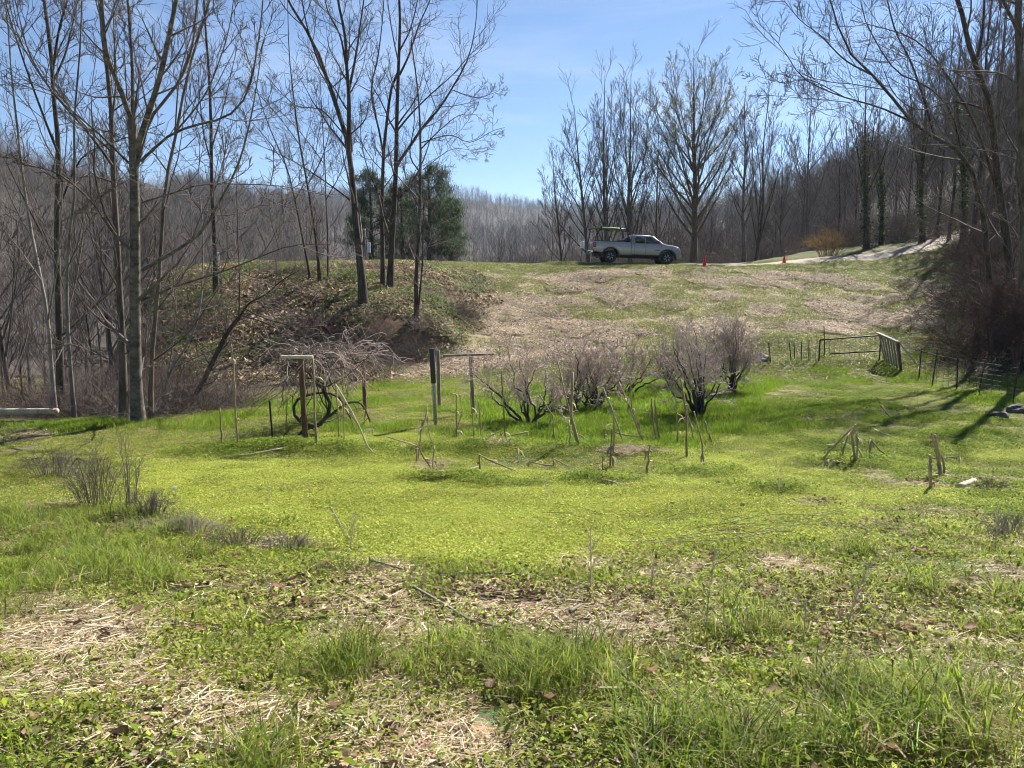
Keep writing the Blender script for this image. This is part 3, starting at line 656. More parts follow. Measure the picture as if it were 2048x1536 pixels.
m = zmask('dry', X4, Y4, 0.12) | ((zmask('dirt', X4, Y4, 0.3) | zmask('dirt2', X4, Y4, 0.3) | zmask('dirt3', X4, Y4, 0.3)) & (rs.rand(len(X4)) < 0.05)) | ((fbm(X4 + 9, Y4, 0.5, 3) > 0.63) & ~zmask('yellow', X4, Y4) & ~zmask('lush', X4, Y4) & ~zmask('dirt', X4, Y4, .1) & ~zmask('dirt2', X4, Y4, .1))
lay('dry_thatch', X4[m], Y4[m], P_dry, 0.7, 1.1, 'dry straw coloured thatch in the foreground', 'dry grass', rs)
# the slope, the top of it and the banks
X5, Y5 = cloud(8500, 23, 52, rs, 0.0, 0.85)
st = zmask('straw', X5, Y5, 0.7); bk = zmask('bank', X5, Y5, 0.4) | ((X5 / Y5 < col_u(330)))
rb = (X5 / Y5 > col_u(1945)) & (Y5 > 23.5) & (Y5 < 45)
g5 = fbm(X5, Y5, 2.4, 4); drv = np.min(np.hypot(X5[:, None] - cl[None, ::2, 0], Y5[:, None] - cl[None, ::2, 1]), 1) < 2.2
sc5 = zmask('scar', X5, Y5, 0.3)
m = st & ~bk & ~rb & (g5 < 0.60) & ~drv; lay('slope_straw', X5[m], Y5[m], P_straw, 0.8, 1.2, 'mown straw and dead stalks covering the slope', 'straw', rs)
m = ~bk & ~rb & ~drv & ~sc5 & (~st | (g5 > 0.53)) ; lay('slope_grass', X5[m], Y5[m], P_sgrass, 0.8, 1.3, 'thin green grass on the slope and along its top', 'grass', rs)
k_ = st & (rs.rand(len(X5)) < .05); lay('slope_tussocks', X5[k_], Y5[k_], P_mid + P_tuft[:3], .8, 1.7, 'small green tussocks dotted over the straw slope', 'grass', rs)
m = (bk | rb | sc5) & (rs.rand(len(X5)) < 0.8) & ~sc5; lay('bank_litter', X5[m], Y5[m], P_bank, 0.8, 1.3, 'brown leaf litter on the shaded banks', 'leaves', rs)
m = bk & ~sc5 & (g5 > 0.50 - .05 * (X5 / Y5 < col_u(560))); lay('bank_greenery', X5[m], Y5[m], P_ivy, 0.7, 1.3, 'patchy green undergrowth on the left bank', 'undergrowth', rs)

# straw piles among the stalks
px_, py_ = [], []
for a, b_, rx, ry, n_ in ((1615, 790, 45, 12, 16), (1700, 830, 50, 10, 14), (1800, 835, 45, 14, 16), (1860, 965, 60, 20, 14), (1990, 965, 40, 22, 12), (1270, 900, 70, 10, 18), (1000, 882, 50, 6, 10), (870, 935, 25, 8, 6), (60, 875, 60, 12, 14), (1780, 965, 40, 12, 8), (1640, 1010, 25, 8, 5)):
    for _ in range(n_):
        g = GG(a + rs.randn() * rx * .5, b_ + rs.randn() * ry * .5); px_.append(g[0]); py_.append(g[1])
px_, py_ = np.array(px_), np.array(py_)
lay('straw_piles', px_, py_, P_dry + P_leaf[:2], 0.5, 1.1, 'pale straw and stalk litter piled around the stalks', 'straw', rs, sink=-0.03)
# ================================================================== trees
B_PALE = bark('bark_pale', (0.055, 0.046, 0.036), (0.22, 0.19, 0.15), 5, 1.6, bump=0.4)
B_DARK = bark('bark_dark', (0.032, 0.026, 0.021), (0.105, 0.086, 0.068), 9, 0.2)
B_MID = bark('bark_brown', (0.065, 0.05, 0.038), (0.19, 0.155, 0.12), 8, 0.25)
B_GREY = bark('bark_grey', (0.12, 0.105, 0.088), (0.30, 0.27, 0.235), 7, 0.4)
B_TWIG = bark('twigs', (0.075, 0.058, 0.05), (0.19, 0.155, 0.135), 3, 1, bump=0.0)
B_TWIGR = bark('twigs_reddish', (0.34, 0.25, 0.22), (0.60, 0.48, 0.43), 3, 1, bump=0.0)
B_WOOD = bark('twigs_far', (0.085, 0.071, 0.065), (0.20, 0.172, 0.157), 0.6, 1, bump=0.0, var=0.3)
M_BUD = leafy('bud_leaf', 0.5, 0.2, 0.5, 0.2)
M_NEED = leafy('needles', 0.6, 0.2, 0.3, 0.2)
M_IVY = leafy('ivy_leaf', 0.7, 0.08, 0.3, 0.25)

LV_NEAR = [dict(k=10, t0=.12, t1=.98, ang=.80, asd=.2, ratio=.30, taper=.45, up=.10, wob=.10, n=7, rr=.45, rmin=.010, rtip=.006, sides=4),
           dict(k=8, t0=.15, t1=1, ang=.75, asd=.2, ratio=.42, taper=.4, up=.09, wob=.14, n=5, rr=.5, rmin=.0068, rtip=.005),
           dict(k=6, t0=.15, t1=1, ang=.75, asd=.25, ratio=.5, taper=.3, up=.08, wob=.16, n=4, rr=.6, rmin=.0052, rtip=.004)]
def tree(name, mains, levels, rng, mat, tmat, label, group=None, extra=None, sides=9, flare=True, thick=.63):
    """mains[0] is the trunk, the others are limbs; crown = all finer branches"""
    base = np.array(mains[0][0][0])
    root = obj(name, None, label=label, cat='tree', group=group, loc=tuple(base)); root.empty_display_size = 0.3
    mm = [(np.asarray(p, float) - base, a * thick, b * thick) for p, a, b in mains]
    mb, bt, tips, tv = grow(mm, levels, rng)
    for i, (p, r) in enumerate(mb):
        r = r.copy()
        if i == 0 and flare: r[0, 0] *= 1.45; r[0, 1] *= 1.1; p = p.copy(); p[0, 0, 2] -= 0.25
        obj('trunk' if i == 0 else 'limb', tube_mesh(name + '_stem', [(p, r, sides if i == 0 else 7)], mat), root)
    obj('crown', tube_mesh(name + '_crown', bt, tmat), root)
    if extra: extra(root, tips, tv, rng)
    return root
def T3(pp, Y, dy=0.0):
    """trunk or limb line traced on the photo at distance Y, leaning dy metres away from the camera towards its end"""
    n = len(pp); return [P(x, y, Y + dy * (i / max(n - 1, 1)) ** 1.3) for i, (x, y) in enumerate(pp)]
def on_ground(px, py): return GG(px, py)
rt = np.random.RandomState(21)
def lv(scale_k=1.0, **over):
    out = []
    for d_ in LV_NEAR:
        d_ = dict(d_); d_['k'] = max(2, int(round(d_['k'] * scale_k))); d_.update(over); out.append(d_)
    return out

# ---- near left group, 15 to 19 m away
Yb = on_ground(275, 846)[1]
tree('pale_trunk_tree', [
    (T3([(277, 848), (272, 760), (270, 600), (270, 470), (268, 330), (264, 240)], Yb), .20, .13),
    (T3([(264, 240), (235, 165), (214, 110), (205, 30), (200, -90)], Yb, -1.0), .085, .04),
    (T3([(266, 235), (264, 120), (256, 0), (250, -120)], Yb, 1.0), .06, .03),
    (T3([(270, 310), (292, 240), (318, 160), (335, 85), (352, 0), (372, -120)], Yb, -.8), .11, .05),
    (T3([(275, 330), (300, 240), (352, 172), (382, 105), (395, 0), (405, -80)], Yb, 1.2), .06, .03),
    (T3([(282, 322), (340, 270), (400, 248), (455, 232), (496, 182), (520, 60), (530, -60)], Yb, -1.2), .05, .015),
    (T3([(284, 540), (345, 505), (402, 465), (440, 402), (478, 325), (505, 220), (525, 90)], Yb, 1.2), .065, .015),
    (T3([(284, 600), (360, 570), (440, 545), (505, 520), (580, 492), (660, 488)], Yb, -1.5), .04, .01),
    (T3([(284, 405), (340, 388), (400, 370), (470, 368), (560, 372), (640, 385)], Yb, -2.0), .03, .008),
    (T3([(262, 330), (190, 260), (110, 190), (40, 80), (10, -40)], Yb, -2), .04, .01),
    (T3([(260, 700), (225, 720), (150, 690), (82, 687)], Yb, -1.5), .022, .006)],
    lv(0.85), rt, B_PALE, B_TWIG, 'tall pale grey trunk with dark blotches forking high above the left lawn edge')
Y2_ = Yb + .5
tree('brown_trunk_tree', [
    (T3([(248, 842), (245, 700), (238, 560), (232, 440), (226, 330), (222, 210), (212, 120), (202, 40), (198, -60)], Y2_, .8), .14, .05),
    (T3([(224, 330), (196, 290), (150, 235), (110, 190), (60, 110), (30, 0)], Y2_, -1.6), .05, .012),
    (T3([(224, 240), (232, 160), (228, 60), (226, -40)], Y2_, 1), .04, .012),
    (T3([(232, 470), (180, 400), (120, 350), (60, 330), (0, 310)], Y2_, -2), .04, .01)],
    lv(0.8), rt, B_MID, B_TWIG, 'brown trunk standing directly left of the pale blotched trunk')
tree('leaning_stem_tree', [
    (T3([(300, 846), (305, 700), (318, 560), (328, 400), (338, 330), (356, 250), (372, 160), (392, 90), (420, 0), (440, -90)], Yb + .6, 1.0), .085, .03),
    (T3([(352, 262), (388, 220), (420, 170), (455, 70), (470, -20)], Yb + .6, -.8), .035, .012),
    (T3([(350, 265), (360, 150), (390, 40), (400, -60)], Yb + .6, .8), .03, .01),
    (T3([(336, 345), (300, 300), (240, 270), (180, 255)], Yb + .6, -1.2), .025, .008)],
    lv(0.8), rt, B_MID, B_TWIG, 'slim stem right of the pale blotched trunk, leaning right as it rises')
tree('dark_trunk_tree', [
    (T3([(122, 838), (120, 700), (116, 560), (114, 440), (118, 310), (108, 200), (102, 100), (88, 0), (80, -90)], 17.2, 1.0), .15, .05),
    (T3([(104, 150), (118, 60), (140, -20), (150, -80)], 17.2, -1), .05, .02),
    (T3([(108, 160), (130, 110), (145, 50), (160, -20)], 17.2, 1), .045, .02),
    (T3([(118, 310), (90, 240), (50, 130), (15, 20), (5, -40)], 17.2, -1), .05, .015),
    (T3([(116, 420), (160, 320), (210, 290), (270, 270), (330, 245)], 17.2, 1), .04, .012)],
    lv(0.8), rt, B_DARK, B_TWIG, 'dark trunk at far left with forked top')
tree('smooth_grey_tree', [
    (T3([(112, 845), (105, 760), (96, 640), (82, 560), (66, 480), (52, 400), (40, 300), (24, 160), (14, 20)], 16.2, .5), .08, .02),
    (T3([(96, 640), (110, 560), (120, 480), (125, 380), (135, 250)], 16.2, -.8), .035, .012),
    (T3([(82, 560), (40, 500), (0, 450)], 16.2, -.8), .03, .01)],
    lv(0.75), rt, B_GREY, B_TWIG, 'smooth light grey stem curving left beside the dark forked trunk')
tree('smooth_grey_tree', [
    (T3([(150, 846), (146, 800), (140, 720), (135, 640), (134, 560), (140, 460), (150, 380), (148, 250), (160, 100), (165, -40)], 16.0, -.4), .07, .02),
    (T3([(136, 620), (152, 560), (165, 480), (180, 380)], 16.0, .8), .03, .01)],
    lv(0.75), rt, B_GREY, B_TWIG, 'straight smooth light grey stem right of the dark forked trunk')
g = on_ground(377, 812)
tree('leaning_trunk_tree', [
    (T3([(377, 815), (405, 765), (430, 715), (455, 665), (478, 635)], g[1], .3), .12, .08),
    (T3([(478, 635), (500, 605), (530, 590), (565, 560), (600, 540)], g[1], -.8), .05, .012),
    (T3([(478, 635), (479, 560), (476, 480), (474, 400), (472, 330)], g[1], .8), .03, .012),
    (T3([(480, 630), (540, 650), (600, 690), (650, 720)], g[1], -1), .03, .008),
    (T3([(490, 618), (540, 640), (620, 655), (660, 632)], g[1], 1), .03, .008)],
    lv(0.8), rt, B_DARK, B_TWIG, 'dark trunk leaning steeply right at the foot of the left bank')
g = on_ground(330, 810)
tree('curved_stem_tree', [
    (T3([(325, 790), (345, 735), (375, 690), (395, 640), (403, 590), (405, 540), (406, 470), (400, 390)], g[1], .5), .055, .02),
    (T3([(402, 610), (430, 585), (455, 565), (478, 545)], g[1], -.6), .028, .008),
    (T3([(335, 755), (345, 690), (352, 600), (340, 530), (330, 470)], g[1], .5), .035, .01)],
    lv(0.7), rt, B_GREY, B_TWIG, 'thin curved grey stem in front of the left bank')

# ---- trees on the face and the top of the left bank
def base_at(px, py): return on_ground(px, py)[1]
Yj = base_at(727, 612)
LVB = lv(0.9)
tree('bank_tree', [
    (T3([(728, 616), (722, 540), (712, 450), (706, 370), (694, 280), (682, 240), (655, 160), (630, 90), (600, 40), (565, -20), (540, -90)], Yj, 1.5), .26, .05),
    (T3([(697, 300), (698, 200), (694, 140), (690, 70), (676, 0), (668, -80)], Yj, -1.5), .15, .05),
    (T3([(684, 250), (665, 180), (640, 130), (616, 60), (600, -20)], Yj, -1), .09, .03),
    (T3([(698, 180), (712, 110), (722, 40), (735, -50)], Yj, 1.5), .09, .03),
    (T3([(692, 130), (680, 70), (655, 20), (640, -60)], Yj, 1), .07, .025),
    (T3([(693, 275), (672, 250), (640, 218), (590, 210), (530, 150)], Yj, -1.5), .05, .012),
    (T3([(700, 400), (660, 370), (600, 330), (540, 300), (490, 280)], Yj, -2), .06, .012),
    (T3([(700, 270), (730, 240), (740, 200), (770, 150)], Yj, 1), .045, .012)],
    LVB, rt, B_DARK, B_TWIG, 'leftmost of the three big dark trunks on the bank, forked high up', group='big trees on the left bank')
Yk = base_at(772, 578)
tree('bank_tree', [
    (T3([(779, 582), (783, 500), (788, 420), (792, 330), (794, 220), (798, 110), (800, 30), (795, -60)], Yk, 1.0), .22, .07),
    (T3([(793, 330), (815, 300), (845, 255), (880, 215), (905, 175), (935, 120), (950, 60), (955, 0)], Yk, -1.8), .11, .02),
    (T3([(794, 262), (820, 230), (860, 190), (905, 150), (940, 110), (970, 80)], Yk, 1.6), .07, .015),
    (T3([(799, 150), (818, 110), (838, 50), (860, 0), (875, -60)], Yk, -1), .08, .02),
    (T3([(800, 100), (820, 60), (835, 0), (840, -60)], Yk, 1), .06, .02),
    (T3([(845, 340), (900, 300), (940, 300), (985, 310)], Yk, 2), .03, .008),
    (T3([(843, 285), (900, 270), (940, 285), (985, 262), (1010, 255)], Yk, -2), .04, .01),
    (T3([(905, 180), (950, 195), (990, 185), (1005, 175)], Yk, 1), .035, .008)],
    LVB, rt, B_DARK, B_TWIG, 'middle big bank trunk with a long limb sweeping right over open sky', group='big trees on the left bank')
tree('bank_tree', [
    (T3([(766, 580), (765, 500), (764, 420), (767, 310), (774, 240), (782, 180), (795, 146)], Yk + .4, .8), .17, .08),
    (T3([(767, 310), (758, 260), (744, 200), (745, 160), (755, 120), (765, 40), (770, -40)], Yk + .4, -1.2), .08, .02),
    (T3([(766, 400), (740, 350), (724, 290), (722, 240), (735, 190)], Yk + .4, 1.2), .05, .012),
    (T3([(770, 345), (745, 320), (720, 280), (700, 250)], Yk + .4, -1), .035, .01)],
    LVB, rt, B_DARK, B_TWIG, 'slimmer twin trunk touching the middle big bank trunk on its left', group='big trees on the left bank')
Yl = base_at(836, 642)
tree('bank_tree', [
    (T3([(834, 648), (832, 560), (838, 470), (840, 380), (841, 290), (838, 210), (832, 150), (822, 80)], Yl, .8), .15, .03),
    (T3([(836, 620), (844, 540), (846, 470), (848, 400)], Yl, -.6), .07, .03),
    (T3([(840, 345), (820, 310), (828, 250), (830, 180)], Yl, -1), .05, .012),
    (T3([(840, 300), (880, 260), (920, 230), (960, 230)], Yl, 1), .045, .01),
    (T3([(842, 420), (820, 380), (805, 330), (790, 300)], Yl, 1), .03, .01)],
    LVB, rt, B_DARK, B_TWIG, 'rightmost dark bank trunk rooted above the bare earth scar', group='big trees on the left bank')
for pp, Y_, r_, lab in (
    ([(640, 568), (632, 480), (615, 370), (600, 290), (588, 200), (578, 100), (575, -20)], base_at(640, 568), .10, 'slim bank tree leaning left, left of the forked bank trunk'),
    ([(622, 560), (606, 480), (590, 400), (572, 330), (545, 270), (520, 200), (500, 120)], base_at(622, 562), .08, 'slimmest bank tree leaning furthest left'),
    ([(655, 560), (656, 480), (652, 400), (650, 330), (645, 250), (640, 150)], base_at(655, 562), .06, 'thin upright stem between the leaning slim trees and the forked bank trunk')):
    tree('slim_bank_tree', [(T3(pp, Y_, .8), r_, .02), (T3([pp[2], (pp[2][0] + 35, pp[2][1] - 70), (pp[2][0] + 55, pp[2][1] - 180)], Y_, -1), .04, .01), (T3([pp[3], (pp[3][0] - 45, pp[3][1] - 60), (pp[3][0] - 110, pp[3][1] - 130)], Y_, 1), .035, .01)],
         LVB, rt, B_DARK, B_TWIG, lab, group='slim trees on the left bank')
Yf = base_at(430, 590)
tree('dark_straight_tree', [
    (T3([(432, 596), (430, 500), (426, 420), (423, 340), (422, 250), (418, 150), (410, 40), (405, -60)], Yf, .5), .17, .05),
    (T3([(424, 330), (408, 270), (400, 200), (395, 120)], Yf, -1), .06, .015),
    (T3([(422, 300), (440, 240), (455, 180), (475, 90)], Yf, 1), .06, .015)],
    LVB, rt, B_DARK, B_TWIG, 'straight dark trunk on the bank carrying a white sign')

# ---- right edge: leaning trunks and limbs reaching over the slope
Yr = 22.5
tree('leaning_right_tree', [
    (T3([(2030, 700), (2022, 560), (2012, 470), (1998, 380), (1990, 300), (1978, 200), (1955, 140), (1935, 80), (1925, 30), (1905, -30)], Yr + 4, -1.2), .28, .10),
    (T3([(1950, 135), (1965, 60), (1970, -30)], Yr + 4, 1), .10, .05),
    (T3([(2000, 400), (1950, 250), (1880, 130), (1830, 80), (1780, 60), (1700, 40)], Yr + 4, -2.5), .10, .015),
    (T3([(1985, 250), (1960, 215), (1900, 205), (1840, 220), (1790, 190), (1760, 120)], Yr + 4, -3), .06, .012)],
    lv(1.0), rt, B_DARK, B_TWIG, 'big dark trunk at the right edge leaning left over the bank')
tree('leaning_right_tree', [
    (T3([(1985, 640), (1975, 520), (1965, 420), (1945, 345), (1915, 300), (1870, 275), (1825, 245), (1780, 190), (1740, 145), (1695, 100), (1675, 50), (1655, -20)], Yr + 5, -3.5), .20, .03),
    (T3([(1822, 243), (1760, 215), (1690, 195), (1640, 175), (1600, 150), (1560, 90), (1510, 40)], Yr + 4, -2.5), .06, .010),
    (T3([(1745, 150), (1690, 120), (1640, 70), (1600, 40), (1560, -10)], Yr + 3.2, -2), .055, .010),
    (T3([(1690, 195), (1620, 160), (1560, 165), (1510, 150)], Yr + 3, -1), .03, .007),
    (T3([(1870, 275), (1845, 190), (1820, 120), (1790, 60), (1770, -20)], Yr + 4, -.5), .08, .03),
    (T3([(1925, 310), (1900, 220), (1850, 170), (1790, 140), (1730, 40), (1720, -30)], Yr + 5, -2), .07, .02),
    (T3([(1700, 205), (1650, 200), (1590, 195), (1530, 190)], Yr + 3.6, -1), .025, .006)],
    lv(1.05), rt, B_DARK, B_TWIG, 'right edge tree whose long limbs reach far left across the sky')
tree('leaning_right_tree', [
    (T3([(2052, 560), (2048, 400), (2044, 250), (2040, 130), (2036, 40), (2040, -60)], Yr + 1, 0), .24, .14),
    (T3([(2040, 70), (2015, 20), (1995, -20)], Yr + 1, -1), .09, .05),
    (T3([(2046, 330), (2010, 310), (1960, 300), (1890, 290), (1810, 292), (1740, 300)], Yr + 1, -2), .035, .006),
    (T3([(2046, 470), (1990, 425), (1930, 400), (1880, 420), (1830, 470)], Yr + 1, -2), .022, .005),
    (T3([(2046, 180), (2010, 150), (1960, 142), (1900, 140), (1850, 120), (1820, 80)], Yr + 1, -3), .05, .01)],
    lv(1.0), rt, B_MID, B_TWIG, 'thick trunk cut off by the right picture edge')

# ---- background trees behind the top of the slope
LV_BG = [dict(k=20, t0=.18, t1=.98, ang=.62, asd=.12, ratio=.42, taper=.55, up=.13, wob=.05, n=7, rr=.42, rmin=.022, rtip=.012, sides=4),
         dict(k=9, t0=.2, t1=1, ang=.55, asd=.15, ratio=.36, taper=.4, up=.10, wob=.08, n=5, rr=.5, rmin=.013, rtip=.009),
         dict(k=6, t0=.2, t1=1, ang=.55, asd=.2, ratio=.42, taper=.3, up=.10, wob=.10, n=3, rr=.6, rmin=.009, rtip=.006)]
def buds(size, n, cols, frac=1.0):
    def f(root, tips, tv, rng):
        k = min(n, len(tips)); c_ = tips[rng.permutation(len(tips))[:k]] + rng.randn(k, 3) * 0.12
        V, Q, _, C = leaflets(rng, k, 1.0, 0, 1, size, 1.6, cols, 0.8)
        ctr = V.reshape(-1, 4, 3).mean(1, keepdims=True); V = (V.reshape(-1, 4, 3) - ctr + c_[:, None]).reshape(-1, 3)
        obj('buds', mk_mesh('buds', V, Q, col=C, mat=M_BUD), root, kind='stuff')
    return f
PALEBUD = [(0.40, 0.42, 0.24), (0.46, 0.47, 0.30), (0.33, 0.36, 0.18)]
def bg_tree(name, px, Y, ptop, r, label, limbs, levels=None, extra=None, lean=0, group=None, mat=None, tw=None, wide=1.0):
    X_ = ray(px, 520)[0] * Y; z0 = gz(X_, Y); top = P(px + lean, ptop, Y)
    H = top[2] - z0; base = np.array((X_, Y, z0))
    mains = [([base, base + (top - base) * .35 + rt.randn(3) * .12, base + (top - base) * .7 + rt.randn(3) * .15, top], r, .02)]
    for t, ang, ln, az in limbs:
        b_ = base + (top - base) * t; d_ = np.array((math.sin(ang) * math.cos(az), math.sin(ang) * math.sin(az), math.cos(ang)))
        l_ = ln * H; up = np.array((0, 0, 1.0))
        e1 = b_ + d_ * l_ * .45; e2 = e1 + norm(d_ + up * .45) * l_ * .55
        mains.append(([b_, e1, e2], r * (1 - t) * .45, .018))
    return tree(name, mains, levels or LV_BG, rt, mat or B_MID, tw or B_WOOD, label, group=group, extra=extra, sides=8, thick=.85)
vase = [(.10 + .045 * i, .42 - .012 * i, .60 - .028 * i, i * 2.4 + .3) for i in range(13)]
def globe_tree(name, px, Y, ptop, pmid, half, r, label, n, ks=(9, 7, 5), extra=None, lean=0, t0=.04, t1=.55, mat=None, tw=.010):
    """ascending stems from low on the trunk that end on a rounded crown; half = crown half width in photo pixels"""
    X_ = ray(px, 520)[0] * Y; base = np.array((X_, Y, gz(X_, Y))); top = P(px + lean, ptop, Y); ctr = P(px + lean * .7, pmid, Y); hw = half * Y / 1510; hh = top[2] - ctr[2]
    mains = [([base, base + (top - base) * .33 + rt.randn(3) * .08, base + (top - base) * .66 + rt.randn(3) * .12, top], r, .015)]
    for i in range(n):
        f = (i + .5) / n; az = i * 2.4 + .4; el = math.asin(-.55 + 1.45 * f); cr = math.cos(el) * (.85 + .2 * rt.rand())
        e = ctr + np.array((hw * cr * math.cos(az), hw * cr * math.sin(az), hh * math.sin(el) * (.9 + .1 * rt.rand())))
        t = t0 + (t1 - t0) * f * (.8 + .3 * rt.rand()); b_ = base + (top - base) * t
        if e[2] < b_[2] + .6: e[2] = b_[2] + .6 + rt.rand()
        m1 = b_ + (e - b_) * np.array((.42, .42, .34)); m2 = b_ + (e - b_) * np.array((.78, .78, .70)); mains.append(([b_, m1 + rt.randn(3) * .06, m2 + rt.randn(3) * .08, e], max(r * (.48 - .3 * f), .03), .012))
    lv_ = [dict(k=ks[0], t0=.25, t1=1, ang=.5, asd=.14, ratio=.26, taper=.35, up=.05, wob=.07, n=6, rr=.5, rmin=.015, rtip=.010, sides=3),
           dict(k=ks[1], t0=.2, t1=1, ang=.55, asd=.18, ratio=.42, taper=.3, up=.06, wob=.10, n=4, rr=.6, rmin=tw, rtip=.007),
           dict(k=ks[2], t0=.2, t1=1, ang=.55, asd=.2, ratio=.5, taper=.3, up=.05, wob=.12, n=3, rr=.7, rmin=tw * .8, rtip=.006)]
    return tree(name, mains, lv_, rt, mat or B_MID, B_WOOD, label, extra=extra, sides=8, thick=.95)
globe_tree('budding_poplar', 1388, 60, 97, 250, 100, .30, 'tallest background tree, wide rounded crown with pale green buds', 32, (9, 8, 6), buds(.095, 5200, PALEBUD), t0=.12, t1=.62)
globe_tree('background_tree', 1262, 61, 150, 300, 52, .22, 'bare tree with narrow crown left of the budding poplar', 18, (8, 7, 5), buds(.12, 600, PALEBUD))
globe_tree('background_tree', 1216, 59, 148, 330, 44, .20, 'bare spire-topped tree rising behind the truck bed rack', 16, (8, 6, 5), lean=-6)
globe_tree('background_tree', 1178, 58, 210, 360, 58, .17, 'leaning bare tree behind the rear of the truck', 15, (8, 6, 5), lean=-30)
globe_tree('background_tree', 1125, 62, 300, 410, 40, .13, 'short bare tree furthest left of the group behind the truck', 11, (7, 6, 5), lean=-20)
globe_tree('background_tree', 1318, 64, 240, 370, 44, .15, 'lower bare tree between the narrow tree and the budding poplar', 11, (7, 6, 5))
globe_tree('background_tree', 1489, 57, 195, 330, 34, .18, 'straight bare tree between the two orange cones, left one', 12, (8, 6, 5), t0=.2, t1=.8)
globe_tree('background_tree', 1512, 55, 190, 300, 42, .13, 'slim bare tree forking low between the two orange cones', 10, (8, 6, 4), lean=26, mat=B_DARK, t1=.4)
globe_tree('background_tree', 1563, 66, 290, 400, 40, .14, 'bare tree right of the far orange cone', 10, (7, 6, 5))

# ivy-clad trunks on the right
def ivy(root, tips, tv, rng):
    tr_ = [c_ for c_ in root.children if c_.name.startswith('trunk')][0]
    co = np.array([v.co for v in tr_.data.vertices]); H_ = co[:, 2].max(); co = co[(co[:, 2] > 0) & (co[:, 2] < H_ * .62)]
    n_ = 1500; c_ = co[rng.randint(0, len(co), n_)] + rng.randn(n_, 3) * np.array((.14, .14, .5))
    V, Q, _, C = leaflets(rng, n_, 1, 0, 1, .16, 1.6, [(.045, .075, .02), (.07, .10, .03), (.11, .15, .05)], .8)
    ctr = V.reshape(-1, 4, 3).mean(1, keepdims=True); V = (V.reshape(-1, 4, 3) - ctr + c_[:, None]).reshape(-1, 3)
    obj('ivy', mk_mesh('ivy', V, Q, col=C, mat=M_IVY), root, kind='stuff')
for px, Y_, top, r_, lab in ((1732, 56, 160, .26, 'ivy covered trunk behind the orange bush'), (1843, 58, 120, .26, 'ivy covered trunk above the gravel drive'),
                             (1760, 60, 210, .2, 'thinner ivy covered trunk close right of the ivy trunk by the bush'), (1925, 50, 60, .24, 'ivy covered trunk near the right bank top')):
    bg_tree('ivy_tree', px, Y_, top, r_, lab, vase[3:8], extra=ivy, levels=[dict(LV_BG[0], k=9), dict(LV_BG[1], k=6), dict(LV_BG[2], k=5)], mat=B_DARK, group='ivy trees on the right')

# ---- woods one can tell apart trunk by trunk: copies of a few kinds
def kind_tree(name, H, r, limbs, levels, mat, tw, lab, grp):
    base = np.zeros(3); top = np.array((rt.randn() * .3, rt.randn() * .3, H)); mains = [([base, top * .35 + rt.randn(3) * .15, top * .7 + rt.randn(3) * .2, top], r, .025)]
    for t, ang, ln, az in limbs:
        b_ = top * t; d_ = np.array((math.sin(ang) * math.cos(az), math.sin(ang) * math.sin(az), math.cos(ang))); l_ = ln * H
        e1 = b_ + d_ * l_ * .45; e2 = e1 + norm(d_ + np.array((0, 0, .5))) * l_ * .55
        mains.append(([b_, e1, e2], r * (1 - t) * .6, .02))
    base_t = mains
    root = obj(name, None, label=lab, cat='tree', group=grp); root.empty_display_size = .3
    mb, bt, _, _ = grow(base_t, levels, rt)
    st = []
    for i, (p, q) in enumerate(mb):
        if i == 0: q = q.copy(); q[0, 0] *= 1.4; p = p.copy(); p[0, 0, 2] -= .6
        st.append((p, q, 7))
    obj('trunk', tube_mesh(name + '_trunk', st[:1], mat), root)
    obj('crown', tube_mesh(name + '_crown', st[1:] + bt, tw), root)
    return root
WL = [dict(LV_BG[0], k=8, t0=.12), dict(LV_BG[1], k=7), dict(LV_BG[2], k=5)]
kinds = []
for i in range(7):
    H = (15, 17, 13, 19, 12, 16, 9)[i]
    lim = [(.25 + .06 * j + .02 * rt.rand(), .5 + .25 * rt.rand(), .40 - .022 * j, rt.rand() * 6.28) for j in range(6 + i % 3)]
    kinds.append(kind_tree('woodland_tree', H, .07 + .0055 * H, lim, WL, (B_MID, B_DARK, B_DARK)[i % 3], B_WOOD, 'bare tree', 'woods'))
used = set()
def plant(spots, lab, grp, s0=.8, s1=1.2, ks=range(7)):
    ks = list(ks)
    for x, y in spots:
        i = ks[rt.randint(len(ks))]; s = s0 + (s1 - s0) * rt.rand()
        loc = (x, y, gz(x, y) - .05)
        if i in used:
            copy_tree(kinds[i], lab, grp, loc, rt.rand() * 6.28, (s, s, s * (.9 + .2 * rt.rand())))
        else:
            used.add(i); k_ = kinds[i]; k_['label'] = lab; k_['group'] = grp; k_.location = loc; k_.rotation_euler = (0, 0, rt.rand() * 6.28); k_.scale = (s, s, s)
def spots(n, p0, p1, y0, y1):
    out = []
    for i in range(n):
        y = y0 + (y1 - y0) * rt.rand(); px = p0 + (p1 - p0) * (i + rt.rand()) / n; out.append((ray(px, 540)[0] * y, y))
    return out
plant(spots(7, 960, 1110, 80, 110), 'grey bare tree in the gap of the valley wood left of the truck', 'valley wood left of the truck', .4, .6)
plant(spots(16, 1090, 1620, 64, 92), 'grey bare tree in the wood beyond the truck', 'wood beyond the truck', .4, .65)
plant(spots(20, 1610, 2060, 60, 95), 'grey bare tree on the wooded hillside above the gravel drive', 'wooded hillside on the right', .65, 1.0)
plant(spots(9, 1890, 2070, 40, 56), 'bare tree on the right bank top', 'trees on the right bank top', .7, 1.0)
plant(spots(20, -60, 330, 21, 60), 'bare slender tree in the tangled wood at far left', 'tangled wood at far left', .45, .85)
plant(spots(10, 300, 720, 60, 95), 'bare tree beyond the left bank crest', 'wood beyond the left bank', .4, .6)

